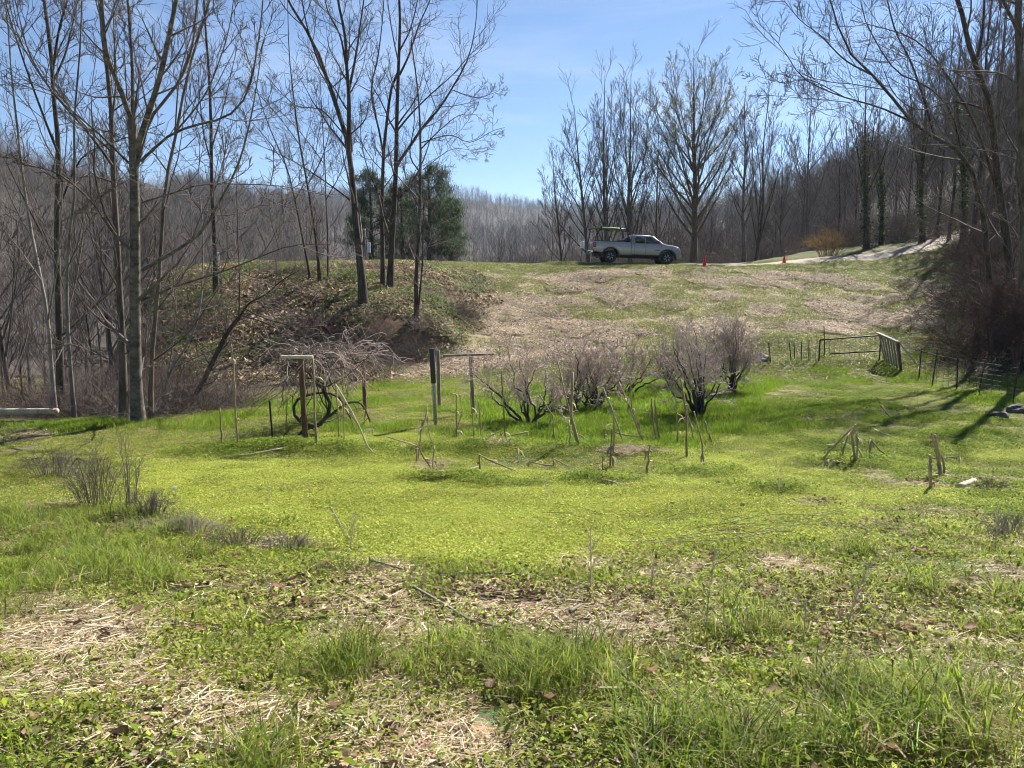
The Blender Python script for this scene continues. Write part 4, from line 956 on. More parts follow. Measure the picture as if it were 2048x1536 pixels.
# ---- pines behind the bank
def pine(px, Y, ptop, pr, label):
    X_ = ray(px, 520)[0] * Y; z0 = gz(X_, Y); H = P(px, ptop, Y)[2] - z0
    root = obj('pine_tree', None, label=label, cat='tree', group='pines behind the left bank', loc=(X_, Y, z0))
    obj('trunk', tube_mesh('pine_trunk', [(resample([(0, 0, -.4), (.1, 0, H * .5), (0, .1, H)], 10), np.linspace(.22, .04, 10), 8)], B_DARK), root)
    pts, rad = resample([(0, 0, 0), (.1, 0, H * .5), (0, .1, H)], 14)[None], np.linspace(.2, .04, 14)[None]
    b1, r1_ = sprout(pts, rad, 46, .16, .98, 1.25, .18, pr / H * 1.0, .6, .05, .05, 6, .3, rt, rmin=.02, rtip=.01)
    b2, r2_ = sprout(b1, r1_, 8, .25, 1, .7, .2, .35, .3, .08, .08, 4, .5, rt, rmin=.01, rtip=.006)
    obj('branches', tube_mesh('pine_branches', [(b1, r1_, 4), (b2, r2_, 3)], B_DARK), root)
    tip = np.concatenate([b2[:, 1:].reshape(-1, 3), b1[:, 3:].reshape(-1, 3)]); n_ = len(tip) * 13
    c_ = np.repeat(tip, 13, 0) + rt.randn(n_, 3) * .16
    V, Q, _, C = leaflets(rt, n_, 1, 0, 1, .30, 1.3, [(.05, .08, .035), (.065, .095, .04), (.035, .06, .03), (.09, .12, .055)], .10, .5)
    ctr = V.reshape(-1, 4, 3).mean(1, keepdims=True); V = (V.reshape(-1, 4, 3) - ctr + c_[:, None]).reshape(-1, 3)
    obj('needles', mk_mesh('pine_needles', V, Q, col=C, mat=M_NEED), root, kind='stuff')
pine(858, 57, 338, 2.6, 'widest dark green pine behind the rightmost bank trunk')
pine(742, 59, 348, 2.2, 'dark green pine seen between the forked trunk and the middle bank trunk')
pine(803, 61, 372, 2.0, 'shadowed pine between the two taller pines')
pine(900, 60, 405, 1.8, 'smaller pine at the right end of the pine group')

# ---- far woods: a mass of crowns on the hills
def far_kind(H, n1, n2, w):
    pts = resample([(0, 0, -1), (rt.randn() * .2, 0, H * .5), (0, 0, H)], 5)[None]; rad = np.linspace(w * 2.2, w * .7, 5)[None]
    b1, r1_ = sprout(pts, rad, n1, .2, 1, .6, .2, .42, .5, .12, .08, 4, .5, rt, rmin=w * .8, rtip=w * .5)
    b2, r2_ = sprout(b1, r1_, n2, .2, 1, .6, .2, .5, .3, .1, .1, 3, .7, rt, rmin=w * .6, rtip=w * .4)
    return tube_mesh('far_tree', [(pts, rad, 4), (b1, r1_, 3), (b2, r2_, 3)], B_WOOD)
MIDK = [far_kind(H, 18, 8, .035) for H in (13, 15, 11, 14)]
FARK = [far_kind(H, 11, 6, .07) for H in (14, 16, 12, 15)]
def wood(name, n, y0, y1, p0, p1, kn, label, s0=.8, s1=1.25, acc=None):
    rr = np.random.RandomState(len(name)); a = rr.rand(n); Y = np.sqrt(y0 ** 2 + a * (y1 ** 2 - y0 ** 2)); px = p0 + (p1 - p0) * rr.rand(n)
    X = (px - 1024) / 1510 * Y
    rot = np.zeros((n, 3)); rot[:, 2] = rr.rand(n) * 6.28; s = s0 + (s1 - s0) * rr.rand(n)
    scatter(name, np.stack([X, Y, zg(X, Y) - .3], 1), rot, s, kn, rr.randint(0, len(kn), n), label, 'woods')
wood('woods_beyond_drive', 700, 75, 170, 900, 1660, MIDK, 'brown mass of bare woods in the valley beyond the drive', .45, .7)
wood('woods_on_left_hill', 1000, 70, 260, -160, 640, MIDK, 'grey brown mass of bare woods on the left hill', .55, .95)
wood('woods_on_right_hill', 650, 85, 240, 1580, 2250, MIDK, 'grey brown mass of bare woods on the right hillside', .5, .85)
wood('woods_on_far_ridge', 9000, 180, 1500, 350, 1750, FARK, 'far ridge covered with bare woods', .6, 1.05)
# ================================================================== old garden: stalks, stakes, bushes, fence
M_STALK = bark('dry_stalk', (0.23, 0.165, 0.10), (0.42, 0.33, 0.21), 14, 0.3, bump=0.2, var=0.25)
M_STALKP = bark('pale_stalk', (0.40, 0.32, 0.21), (0.66, 0.58, 0.44), 14, 0.3, bump=0.2, var=0.15)
M_POST = bark('weathered_wood', (0.15, 0.125, 0.10), (0.34, 0.30, 0.25), 16, 0.15, bump=0.3, var=0.1)
M_POSTB = bark('brown_post', (0.085, 0.05, 0.03), (0.20, 0.125, 0.075), 16, 0.15, bump=0.3, var=0.1)
M_STEEL = plain('rusty_steel', (0.045, 0.035, 0.03), 0.7, 0.3, var=0.3, scale=40)
M_GALV = plain('galvanised_steel', (0.34, 0.35, 0.36), 0.45, 0.7, var=0.2, scale=30)
M_BLACK = plain('black_sleeve', (0.018, 0.018, 0.02), 0.5, var=0.1)
M_ROCK = plain('rock', (0.30, 0.26, 0.225), 0.9, var=0.45, scale=7, bump=0.9)
M_DROCK = plain('dark_rock', (0.085, 0.075, 0.066), 0.9, var=0.45, scale=7, bump=0.9)
ro = np.random.RandomState(77)
def zA(x, y): return (400 + x / 3.4133, 600 + y / 3.4133)
def zB(x, y): return (900 + x / 3.4133, 600 + y / 3.4133)
def zC(x, y): return (1448 + x / 3.4133, 650 + y / 3.4133)
def stem_pts(pp, foot=-1, lean=0.25, lying=False):
    """photo line -> 3D: stands on the ground at its foot; lying stems follow the ground"""
    if lying: return [GG(*p) + np.array((0, 0, .03)) for p in pp]
    g = GG(*pp[foot]); Y = g[1]; L_ = ro.randn() * lean; n = len(pp); out = []
    for i, p in enumerate(pp):
        k = abs(i - (foot % n)) / max(n - 1, 1)
        q = P(p[0], p[1], Y + L_ * k); q[2] = max(q[2], gz(q[0], q[1]) + .02) if k > 0 else q[2] - .04
        out.append(q)
    return out
def stalk(pp, r, label, mat=None, foot=-1, lying=False, leaf=True, ends=None):
    pts = stem_pts(pp, foot, .2, lying); p = resample(pts, max(6, 3 * len(pp))) if len(pp) > 2 and not lying else np.array(pts)
    if len(pp) == 2: p = resample(pts, 7); p[1:-1] += ro.randn(5, 3) * .006
    elif not lying:                                      # keep the kinks of broken stalks
        p = np.concatenate([np.linspace(pts[i], pts[i + 1], 4)[(1 if i else 0):] for i in range(len(pts) - 1)]); p[1:-1] += ro.randn(len(p) - 2, 3) * .004
    base = p[0] if foot == 0 else p[-1]
    rad = np.full(len(p), r) * (1 + .12 * ro.randn(len(p)).clip(-1, 1)); rad *= np.linspace(1, .75, len(p)) if foot == 0 else np.linspace(.75, 1, len(p))
    root = obj('dry_stalk', None, label=label, cat='stalk', group='dry stalks left standing and broken in the garden', loc=tuple(base))
    obj('stem', tube_mesh('stalk_stem', [((p - base)[None], rad[None], 6)], mat or M_STALK, cap=True), root)
    if leaf:                                             # a few withered leaf rags still on the stem
        n_ = 3; k = ro.randint(1, len(p) - 1, n_); bl = []
        for j in k:
            d_ = norm(np.array((ro.randn(), ro.randn(), -.6))); q = p[j] - base; l_ = .08 + .14 * ro.rand()
            side = norm(np.cross(d_, (0, 0, 1))) * .012
            bl.append(np.array([q - side, q + side, q + d_ * l_ * .6 + side * 1.4 + (0, 0, .02), q + d_ * l_ * .6 - side * 1.4 + (0, 0, .02), q + d_ * l_ + (0, 0, -.05)]))
        for B_ in bl:
            obj('withered_leaf', mk_mesh('withered_leaf', B_, [(0, 1, 2, 3)], [(3, 2, 4)], mat=M_STALK), root)
    return root
S = .014
A, B_, C_ = zA, zB, zC
STALKS = [
 ([A(135, 735), A(150, 995)], S, 'short dry stalk furthest left, beside the tallest stalk'),
 ([A(212, 300), A(230, 450), A(240, 700), A(257, 1000)], S * 1.15, 'tallest dry stalk, leftmost but one, above the lawn'),
 ([A(585, 640), A(590, 900)], S * .8, 'thin dry stalk left of the brown trellis post'),
 ([A(770, 400), A(782, 760), A(797, 990)], S * 1.4, 'bright tan stalk just right of the brown trellis post'),
 ([A(935, 600), A(948, 972)], S * 1.1, 'tan stalk at the right side of the trellis vine'),
 ([A(978, 480), A(985, 960)], S, 'tall dark tan stalk at the right side of the trellis vine'),
 ([A(1555, 730), A(1540, 800), A(1510, 900), A(1485, 1100)], S * .9, 'leaning stalk right in front of the sleeved post'),
 ([A(1550, 760), A(1562, 900), A(1600, 1000)], S * .8, 'thin stalk crossing the leaning one in front of the sleeved post'),
 ([A(1285, 935), A(1480, 1000), A(1485, 1118)], S, 'broken stalk with its top fallen to the left near the yellow bed'),
 ([A(1600, 995), A(1590, 1178)], S, 'short stub standing nearest the yellow bed, left of the bushes'),
 ([A(1480, 985), A(1530, 1080), A(1605, 1168)], S * .9, 'stalk slanting down right onto the stub near the yellow bed'),
 ([B_(5, 638), B_(45, 645), B_(42, 960)], S, 'stalk with its tip bent sharply left, left of the T-bar post'),
 ([B_(88, 755), B_(20, 945)], S * .8, 'slanting thin stalk crossing the bent-tipped one'),
 ([B_(138, 620), B_(160, 935)], S * .9, 'straight stalk in front of the T-bar post'),
 ([B_(192, 680), B_(217, 962)], S * 1.05, 'straight stalk just right of the T-bar post'),
 ([B_(352, 480), B_(366, 740), B_(380, 965)], S * 1.15, 'tall straight stalk left of the gnarled bush stem'),
 ([B_(300, 950), B_(530, 900), B_(542, 968)], S, 'broken stalk bent flat to the left below the gnarled bush'),
 ([B_(250, 948), B_(345, 893), B_(350, 945)], S * .9, 'small bent stalk left of the flat broken one below the gnarled bush'),
 ([B_(610, 645), B_(700, 790), B_(716, 962)], S, 'dark stalk bending over right of the gnarled bush stem'),
 ([B_(838, 492), B_(828, 800), B_(888, 1000)], S * 1.9, 'thickest reddish brown stalk, nearly upright, mid garden'),
 ([B_(733, 415), B_(800, 700), B_(872, 992)], S * 1.1, 'long stalk leaning left, crossing the thickest reddish stalk'),
 ([B_(815, 820), B_(815, 1015)], S * .9, 'short dark stalk at the foot of the thickest reddish stalk'),
 ([B_(795, 880), B_(900, 930), B_(995, 988)], S * .8, 'thin stalk sloping down right across the thickest reddish stalk'),
 ([B_(1045, 600), B_(1120, 790), B_(1195, 985)], S * 1.1, 'long stalk leaning left, right of the thickest reddish stalk'),
 ([B_(1122, 755), B_(1117, 1000), B_(1112, 1145)], S * 1.1, 'right one of a close upright pair of stalks mid garden'),
 ([B_(1105, 880), B_(1100, 1000), B_(1093, 1142)], S, 'left one of a close upright pair of stalks mid garden'),
 ([B_(1150, 560), B_(1220, 720), B_(1332, 985)], S * 1.2, 'longest leaning stalk in front of the middle bush'),
 ([B_(1228, 530), B_(1242, 740), B_(1325, 970)], S, 'stalk crossing the longest leaning one at its foot'),
 ([B_(1440, 985), B_(1200, 925), B_(1052, 880), B_(1058, 968)], S * 1.1, 'broken stalk with a long top lying off to the right'),
 ([B_(1375, 670), B_(1385, 800), B_(1412, 965)], S * 1.1, 'left of two twin upright stalks in front of the large bush'),
 ([B_(1395, 680), B_(1408, 800), B_(1432, 965)], S, 'right of two twin upright stalks in front of the large bush'),
 ([B_(1367, 985), B_(1340, 1192)], S * 1.2, 'stub standing alone, the nearest to the camera below the large bush'),
 ([B_(1540, 650), B_(1556, 992)], S * .9, 'thin upright stalk left of the large bush stems'),
 ([B_(1575, 540), B_(1612, 800), B_(1617, 1082)], S * 1.3, 'tall stalk in front of the large bush stems'),
 ([B_(1590, 600), B_(1666, 962)], S, 'stalk leaning left just behind the tall one by the large bush'),
 ([B_(1665, 760), B_(1720, 980), B_(1740, 1145)], S, 'dark stalk leaning left right of the large bush stems'),
 ([B_(1740, 830), B_(1796, 982)], S * 1.1, 'short leaning stalk furthest right of the large bush stems'),
 ([B_(480, 1180), B_(290, 1105), B_(200, 1055), B_(205, 1168)], S, 'broken stalk folded to the right near the yellow mound'),
 ([B_(410, 1005), B_(465, 1015), B_(466, 1115)], S * .9, 'small folded stalk above the yellow mound'),
 ([B_(700, 1130), B_(540, 1102), B_(541, 1145)], S * .9, 'low folded stalk lying right, centre of the yellow bed edge'),
 ([B_(825, 1165), B_(708, 1080), B_(706, 1145)], S * .9, 'low folded stalk right of the centre one'),
 ([B_(1040, 1065), B_(1041, 1182)], S * .8, 'small upright stub between folded stalks'),
 ([B_(955, 1130), B_(1035, 1110), B_(1008, 1172)], S * .7, 'tiny folded stalk beside the small upright stub'),
 ([C_(890, 690), C_(760, 820), C_(640, 934)], S * 1.1, 'long slanting stalk forming the left side of the right hand tent'),
 ([C_(897, 682), C_(872, 745), C_(896, 935)], S * 1.2, 'upright middle stalk of the right hand tent'),
 ([C_(912, 728), C_(906, 935)], S * 1.2, 'rightmost upright stalk of the right hand tent'),
 ([C_(855, 735), C_(790, 922)], S, 'inner slanting stalk of the right hand tent'),
 ([C_(1125, 928), C_(1060, 850), C_(1000, 783), C_(990, 915)], S * 1.1, 'folded stalk right of the tent of stalks'),
 ([C_(800, 945), C_(715, 922), C_(709, 992)], S, 'low folded stalk below the tent of stalks'),
 ([C_(1240, 925), C_(1168, 868), C_(1165, 915)], S, 'small folded stalk far right of the tent of stalks'),
 ([C_(1415, 732), C_(1448, 870), C_(1482, 1055)], S * 1.2, 'left of two tall stalks by the white sticks at right'),
 ([C_(1438, 748), C_(1465, 880), C_(1496, 1060)], S * 1.2, 'right of two tall stalks by the white sticks at right'),
 ([C_(1404, 888), C_(1416, 1122)], S * 1.6, 'thick stub standing in front of the two tall right stalks'),
 ([C_(1490, 900), C_(1512, 1052)], S * 1.1, 'short stub right of the two tall right stalks'),
 ([C_(1420, 912), C_(1610, 898), C_(1622, 965)], S, 'folded stalk lying left behind the two tall right stalks'),
 ([C_(1045, 500), C_(1075, 560), C_(1160, 650)], S * .9, 'slanting stalk in the straw pile below the fence gate'),
 ([C_(570, 600), C_(566, 670)], S, 'stub in the straw pile left of the tent'),
]
for pp, r_, lab in STALKS: stalk(pp, r_, lab)
for pp, r_, lab in (
 ([A(165, 1078), A(340, 1068), A(480, 1040), A(600, 1018)], .016, 'long pale stalk lying on the green mound at left'),
 ([C_(1080, 1142), C_(1240, 1105), C_(1405, 1066)], .012, 'upper of two pale sticks lying by the two tall right stalks'),
 ([C_(1110, 1150), C_(1250, 1125), C_(1420, 1085)], .010, 'lower of two pale sticks lying by the two tall right stalks'),
 ([B_(1030, 1235), B_(1110, 1255), B_(1200, 1282)], .010, 'thin pale stalk lying on the yellow bed'),
 ([B_(790, 1180), B_(900, 1202)], .009, 'short pale stalk lying on the yellow bed'),
 ([B_(1775, 1012), B_(1890, 942)], .009, 'pale stalk lying right of the large bush'),
 ([B_(100, 1182), B_(190, 1148)], .010, 'short pale stalk lying left of the folded ones'),
 ([C_(520, 660), C_(620, 660), C_(700, 650)], .012, 'pale stalk lying in the straw pile left of the tent'),
 ([C_(560, 470), C_(660, 525)], .010, 'pale stalk lying in the far straw pile'),
 ([C_(1000, 710), C_(1140, 770)], .012, 'pale stalk lying right above the tent'),
 ([C_(770, 555), C_(900, 590)], .010, 'pale stalk lying in the middle straw pile')):
    stalk(pp, r_, lab, M_STALKP, lying=True, leaf=False)
g0, g1 = GG(*C_(1600, 1132)), GG(*C_(1705, 1092))
log = MB(); V_, Q_, T_ = tube_arrays([(resample([g0 + (0, 0, .05), g1 + (0, 0, .05)], 6)[None], np.full((1, 6), .04), 10)], True)
log.add(V_, [tuple(q) for q in Q_], [tuple(t) for t in T_]); log.build('pale_log', M_STALKP, smooth=True, label='short pale log lying on the grass at right below the stubs', cat='log')

# stakes and posts
def post(name, pp, wd, mat, label, cat='post', group=None, round_=False, cap=None, dp=None):
    pts = stem_pts(pp, -1, .03); t_, b_ = pts[0], pts[-1]
    root = obj(name, None, label=label, cat=cat, group=group, loc=tuple(b_))
    t_, b_ = Vector(t_) - Vector(b_), Vector((0, 0, -.1))
    if round_: obj('shaft', tube_mesh(name, [(resample([b_, t_], 7)[None] , np.full((1, 7), wd / 2), 9)], mat, cap=True), root)
    else: MB().bar(b_, t_, wd, dp or wd, up=(0, 1, 0)).build('shaft', mat, root, bevel=.004)
    return root, t_
def tpost(pp, label, group):
    root, t_ = post('steel_t_post', pp, .035, M_STEEL, label, 'fence post', group, dp=.012)
    MB().bar((0, .018, -.1), t_ + Vector((0, .018, 0)), .008, .03, up=(0, 1, 0)).build('web', M_STEEL, root)
    n = 9
    for i in range(n):
        c_ = t_ * (.25 + .7 * i / n); MB().box((c_.x - .012, c_.y - .016, c_.z - .008), (c_.x + .012, c_.y - .007, c_.z + .008)).build('stud', M_STEEL, root)
    return root
for i, (pp, w_) in enumerate((([(1843, 698), (1838, 756)], 'nearest the wooden gate panel'), ([(1875, 700), (1864, 769)], 'second right of the wooden gate panel'),
                ([(1916, 713), (1914, 779)], 'third right of the wooden gate panel'), ([(1971, 719), (1956, 787)], 'fourth right of the wooden gate panel, leaning'), ([(2038, 726), (2025, 808)], 'closest to the right picture edge'))):
    tpost(pp, 'dark steel fence post ' + w_, 'leaning steel posts along the right fence line')
for i, (pp, w_) in enumerate((([(1537, 685), (1543, 727)], 'leftmost of the netting fence, leaning'), ([(1579, 685), (1583, 723)], 'left one of a close pair in the netting fence'), ([(1588, 685), (1590, 720)], 'right one of a close pair in the netting fence'),
                              ([(1603, 684), (1603, 722)], 'in the middle of the netting fence'), ([(1618, 680), (1618, 722)], 'right of the middle one in the netting fence'), ([(1648, 652), (1650, 712)], 'tallest and thinnest, beside the pipe gate'))):
    tpost(pp, 'thin dark stake ' + w_, 'stakes of the netting fence')
post('dark_stake', [(539, 802), (546, 880)], .03, M_STEEL, 'dark short stake left of the trellis', 'stake')
# sleeved sign post
root, t_ = post('sleeved_post', [(863.5, 699), (872, 851)], .075, M_GALV, 'tall post, black sleeve above and galvanised steel below', dp=.03)
MB().bar(t_ * .57, t_ * 1.01, .095, .095, up=(0, 1, 0)).build('black_sleeve', M_BLACK, root, bevel=.006)
for i in range(14):
    c_ = t_ * (.04 + .037 * i); MB().box((c_.x - .009, c_.y - .02, c_.z - .009), (c_.x + .009, c_.y - .0155, c_.z + .009)).build('hole', M_BLACK, root)
post('wooden_post', [(876, 700), (879, 813)], .08, M_POST, 'square grey wooden post right behind the sleeved post')
# trellis posts with cross bars
root, t_ = post('t_bar_post', [(941, 714), (948, 828)], .075, M_POST, 'grey wooden T-bar post left of the bushes')
cb = MB().bar(t_ + Vector((-.62, -.02, .035)), t_ + Vector((.52, .05, .06)), .085, .045, up=(0, 0, 1)).build('cross_bar', M_POST, root, bevel=.004)
root, t_ = post('trellis_post', [(602, 717), (611, 879)], .085, M_POSTB, 'brown trellis post with pale cross bar under the vine')
MB().bar(t_ + Vector((-.36, -.02, .03)), t_ + Vector((.22, 0, .025)), .07, .05).build('cross_bar', M_STALKP, root, bevel=.004)
root, t_ = post('trellis_post', [(725, 714), (731, 820)], .08, M_POSTB, 'dark trellis post at the right end of the vine, without a pale bar')
MB().bar(t_ + Vector((-.5, 0, .03)), t_ + Vector((.2, 0, .03)), .06, .05).build('cross_bar', M_POSTB, root, bevel=.004)
stalk([A(925, 575), A(1010, 720), A(1080, 850), A(1150, 1005), A(1205, 1056)], .016, 'long pale pole leaning left against the trellis vine', M_STALKP, leaf=False)

# vine on the trellis
def vine():
    g = GG(640, 872); g2 = GG(728, 818); base = np.array((g[0], g[1], g[2])); root = obj('trellis_vine', None, label='tangled bare reddish vine hanging over the trellis', cat='vine', loc=tuple(base))
    h = P(602, 712, g[1])[2] - g[2]
    a0 = P(590, 715, g[1]) - base; a1 = P(735, 712, g2[1] - .4) - base
    trunk = [(resample([(-.45, 0, -.05), (-.3, .1, .12), (-.02, .2, .2), (.2, .1, .55), (.05, .2, .95), a0 * .4 + a1 * .6], 14), .045, .02),
             (resample([(-.1, .15, .15), (-.45, .1, .3), (-.5, .2, .62), (-.1, .25, .78), (.3, .3, .7), (.55, .2, .3)], 14), .035, .015),
             (resample([(.15, .1, .35), (.5, .2, .6), (.75, .3, .55), (.9, .3, .2)], 14), .028, .012),
             (resample([(.0, .2, .9), (-.3, .1, h - .25), (-.7, 0, h - .15), a0 + (-.35, 0, -.1)], 14), .025, .012),
             (resample([a0, a0 * .6 + a1 * .4 + (0, 0, .05), a1], 14), .022, .012)]
    for p, q0_, q1_ in trunk: obj('stem', tube_mesh('vine_stem', [(p[None], np.linspace(q0_, q1_, 14)[None], 7)], B_DARK), root)
    n_ = 260; t = ro.rand(n_)[:, None]; st = a0 + (a1 - a0) * t + ro.randn(n_, 3) * np.array((.12, .25, .05))
    d_ = norm(np.stack([ro.randn(n_), ro.randn(n_), .15 + .6 * ro.rand(n_)], 1)); pts = np.zeros((n_, 8, 3)); pts[:, 0] = st; ln = .5 + .9 * ro.rand(n_)
    for s_ in range(1, 8):
        d_ = norm(d_ + np.array((0, 0, -.22)) + ro.randn(n_, 3) * .30); pts[:, s_] = pts[:, s_ - 1] + d_ * (ln / 7)[:, None]
    pts[:, :, 2] = np.maximum(pts[:, :, 2], .02)
    rad = np.linspace(.009, .005, 8)[None].repeat(n_, 0)
    tw, tr_ = sprout(pts, rad, 4, .1, 1, .8, .3, .35, .2, -.08, .2, 5, .7, ro, rmin=.0055, rtip=.004)
    low = sprout(np.stack([p for p, _, _ in trunk]), np.stack([np.linspace(a, b, 14) for _, a, b in trunk]), 14, .05, .95, .9, .3, .35, .2, -.05, .2, 6, .4, ro, rmin=.006, rtip=.003)
    lo = low[0].copy(); lo[:, :, 2] = np.maximum(lo[:, :, 2], .0)
    obj('shoots', tube_mesh('vine_shoots', [(pts[:70], rad[:70], 3), (tw[:280], tr_[:280], 3)], B_TWIGR), root, kind='stuff'); obj('old_shoots', tube_mesh('vine_shoots', [(pts[70:], rad[70:], 3), (tw[280:], tr_[280:], 3)], B_TWIG), root, kind='stuff')
    obj('side_branches', tube_mesh('vine_branches', [(lo, low[1], 4)], B_DARK), root)
vine()

# blueberry bushes
def bush(px, py, left, right, top, nst, label, low_arm=False, dens=1.0, mat=None, gn=None):
    g = GG(px, py); Y = g[1]; base = np.array(g); k = Y / 1510
    root = obj('bare_bush', None, label=label, cat='bush', group='bare bushes in the old garden', loc=tuple(base))
    H = (py - top) * k; wl, wr = (px - left) * k, (right - px) * k; mains = []
    for i in range(nst):
        f = (i + .5) / nst; sx = -wl * .95 + (wl + wr) * .95 * f + ro.randn() * .16; sy = ro.randn() * (wl + wr) * .22
        hh = H * (.95 - .45 * abs(2 * f - 1) ** 1.6) * (.62 + .38 * ro.rand())
        b0_ = np.array((ro.randn() * .07 + sx * .06, ro.randn() * .07, -.05)); e = np.array((sx, sy, hh))
        kn = np.array((sx * .30 + ro.randn() * .05, sy * .3, hh * .32)) if not low_arm else np.array((sx * .45 + ro.randn() * .06, sy * .4, hh * .30 + .08 * ro.rand()))
        md = np.array((sx * .7 + ro.randn() * .06, sy * .7, hh * .62)); mains.append(([b0_, kn, md, e], .026 + .012 * ro.rand(), .006))
    pts = np.stack([resample(p, 12) for p, _, _ in mains]); rad = np.stack([np.linspace(a, b, 12) for _, a, b in mains])
    pts[:, 1:-1] += ro.randn(len(mains), 10, 3) * (.018 if not low_arm else .03)
    for i in range(len(mains)): obj('stem', tube_mesh('bush_stem', [(pts[i:i + 1], rad[i:i + 1], 6)], B_DARK), root)
    l1 = sprout(pts, rad, int(8 * dens), .3, 1, .75, .3, .42, .4, .05, .16, 6, .5, ro, rmin=.007, rtip=.005)
    l2 = sprout(*l1, int(7 * dens), .15, 1, .65, .25, .45, .3, .08, .15, 4, .7, ro, rmin=.0052, rtip=.004)
    l3 = sprout(*l2, 6, .15, 1, .7, .25, .55, .2, .06, .18, 3, .8, ro, rmin=.0042, rtip=.0034)
    obj('twigs', tube_mesh('bush_twigs', [(l1[0], l1[1], 3), (l2[0], l2[1], 3), (l3[0], l3[1], 3)], B_TWIGR), root)
bush(1064, 848, 945, 1140, 690, 9, 'gnarled bare bush at left with low twisted side stems', True, .9)
bush(1149, 818, 1085, 1215, 690, 7, 'small bare bush behind the thickest reddish stalk', True, .9)
bush(1189, 815, 1105, 1275, 678, 12, 'bare bush with a fan of upright stems, left of centre', False, .95)
bush(1253, 788, 1185, 1330, 668, 9, 'furthest bare bush, half hidden in the middle of the row', False, .9)
bush(1398, 832, 1300, 1450, 628, 16, 'largest bare bush with a dense sheaf of upright stems', False, .8)
bush(1340, 775, 1290, 1390, 660, 9, 'bare bush showing behind the left side of the largest one', False, .85)
bush(1466, 784, 1420, 1508, 634, 13, 'bare bush at the right end of the row, pinkish and upright', False, 1.0)

# wire netting fence, pipe gate, wooden gate panel, leaning board
def wires(name, lines, r, mat, label, cat, base):
    return
def netting(px0, py0, px1, py1, hgt, label):
    a, b_ = GG(px0, py0), GG(px1, py1); n = 15; base = np.array(a)
    root = obj('wire_netting', None, label=label, cat='netting', loc=tuple(base))
    for i in range(n):
        t = i / (n - 1); p = a + (b_ - a) * t; z0 = gz(p[0], p[1]); q = np.array((p[0], p[1], z0)) - base
        obj('upright_wire', tube_mesh('wire', [(np.array([q, q + (ro.randn() * .02, 0, hgt * .5), q + (ro.randn() * .03, 0, hgt)])[None], np.full((1, 3), .0032), 3)], M_STEEL), root)
    for j in range(7):
        pts = []
        for i in range(8):
            t = i / 7; p = a + (b_ - a) * t; pts.append((p[0], p[1], gz(p[0], p[1]) + .04 + (hgt - .06) * j / 6 + ro.randn() * .012))
        obj('line_wire', tube_mesh('wire', [((np.array(pts) - base)[None], np.full((1, 8), .0035), 3)], M_STEEL), root)
netting(1506, 730, 1640, 722, .95, 'wire netting between the thin stakes left of the pipe gate')
netting(1838, 757, 2030, 806, .9, 'thin wire netting strung along the leaning steel posts at right')
def pipe_gate():
    Y0 = GG(1645, 724)[1]; Y1 = GG(1768, 722)[1]; a, b_ = P(1640, 680, Y0), P(1762, 670.5, Y1); c_, d_ = P(1660, 708, Y0), P(1770, 701, Y1)
    base = np.array((a[0], a[1], gz(a[0], a[1]))); root = obj('pipe_gate', None, label='dark pipe frame gate with wire infill beside the wooden panel', cat='gate', loc=tuple(base))
    tb = lambda nm, p, q, r: obj(nm, tube_mesh('pipe', [(resample([p - base, q - base], 5)[None], np.full((1, 5), r), 8)], M_STEEL, cap=True), root)
    tb('top_rail', a, b_, .026); tb('bottom_rail', c_, d_, .024)
    tb('upright', np.array((a[0], a[1], gz(a[0], a[1]))), a, .024); tb('upright', np.array((b_[0], b_[1], gz(b_[0], b_[1]))), b_, .024)
    for i in range(1, 12):
        t = i / 12; p = a + (b_ - a) * t; q = np.array((p[0], p[1], gz(p[0], p[1]) + .05)); tb('infill_wire', q, p, .0035)
    for j in range(1, 5):
        t = j / 5; tb('infill_wire', a + (np.array((a[0], a[1], gz(*a[:2]))) - a) * t, b_ + (np.array((b_[0], b_[1], gz(*b_[:2]))) - b_) * t, .0035)
pipe_gate()
def wood_panel():
    Ya = GG(1766, 724)[1]; Yb_ = GG(1801, 744)[1]; a, b_ = P(1757, 665.5, Ya), P(1794, 684, Yb_); c_, d_ = P(1768, 722, Ya), P(1801, 745, Yb_)
    base = np.array((d_[0], d_[1], gz(d_[0], d_[1]))); root = obj('wooden_gate_panel', None, label='weathered grey wooden gate panel standing open towards the camera', cat='gate', loc=tuple(base))
    MB().bar(Vector(a - base) - Vector((.05, 0, 0)), Vector(b_ - base) + Vector((.02, -.05, 0)), .12, .05, up=(0, 0, 1)).build('top_plate', M_POST, root, bevel=.004)
    for i in range(7):
        t = (i + .3) / 6.6; p = a + (b_ - a) * t; q = c_ + (d_ - c_) * t; q = q.copy(); q[2] = gz(q[0], q[1]) + .03 + .06 * ro.rand()
        MB().bar(Vector(q - base), Vector(p - base) - Vector((0, 0, .03)), .10, .02, up=tuple(norm(np.cross(b_ - a, (0, 0, 1))))).build('board', M_POST, root, bevel=.003)
    MB().bar(Vector(d_ - base) + Vector((.03, -.03, -.1)), Vector(b_ - base) + Vector((.03, -.03, -.03)), .06, .06, up=(0, 1, 0)).build('end_post', M_POSTB, root, bevel=.004)
    a2 = P(1788, 672, Ya + .6); b2 = np.array(GG(1832, 729)) + (0, 0, .03); base2 = b2
    MB().bar(Vector(b2 - base2), Vector(a2 - base2), .11, .035, up=(.5, .2, 1)).build('leaning_board', M_GALVW, None, bevel=.003, label='long pale board leaning down right from the gate panel', cat='board', loc=tuple(base2))
M_GALVW = bark('pale_board', (0.30, 0.29, 0.275), (0.52, 0.50, 0.47), 14, .2, bump=.3)
wood_panel()
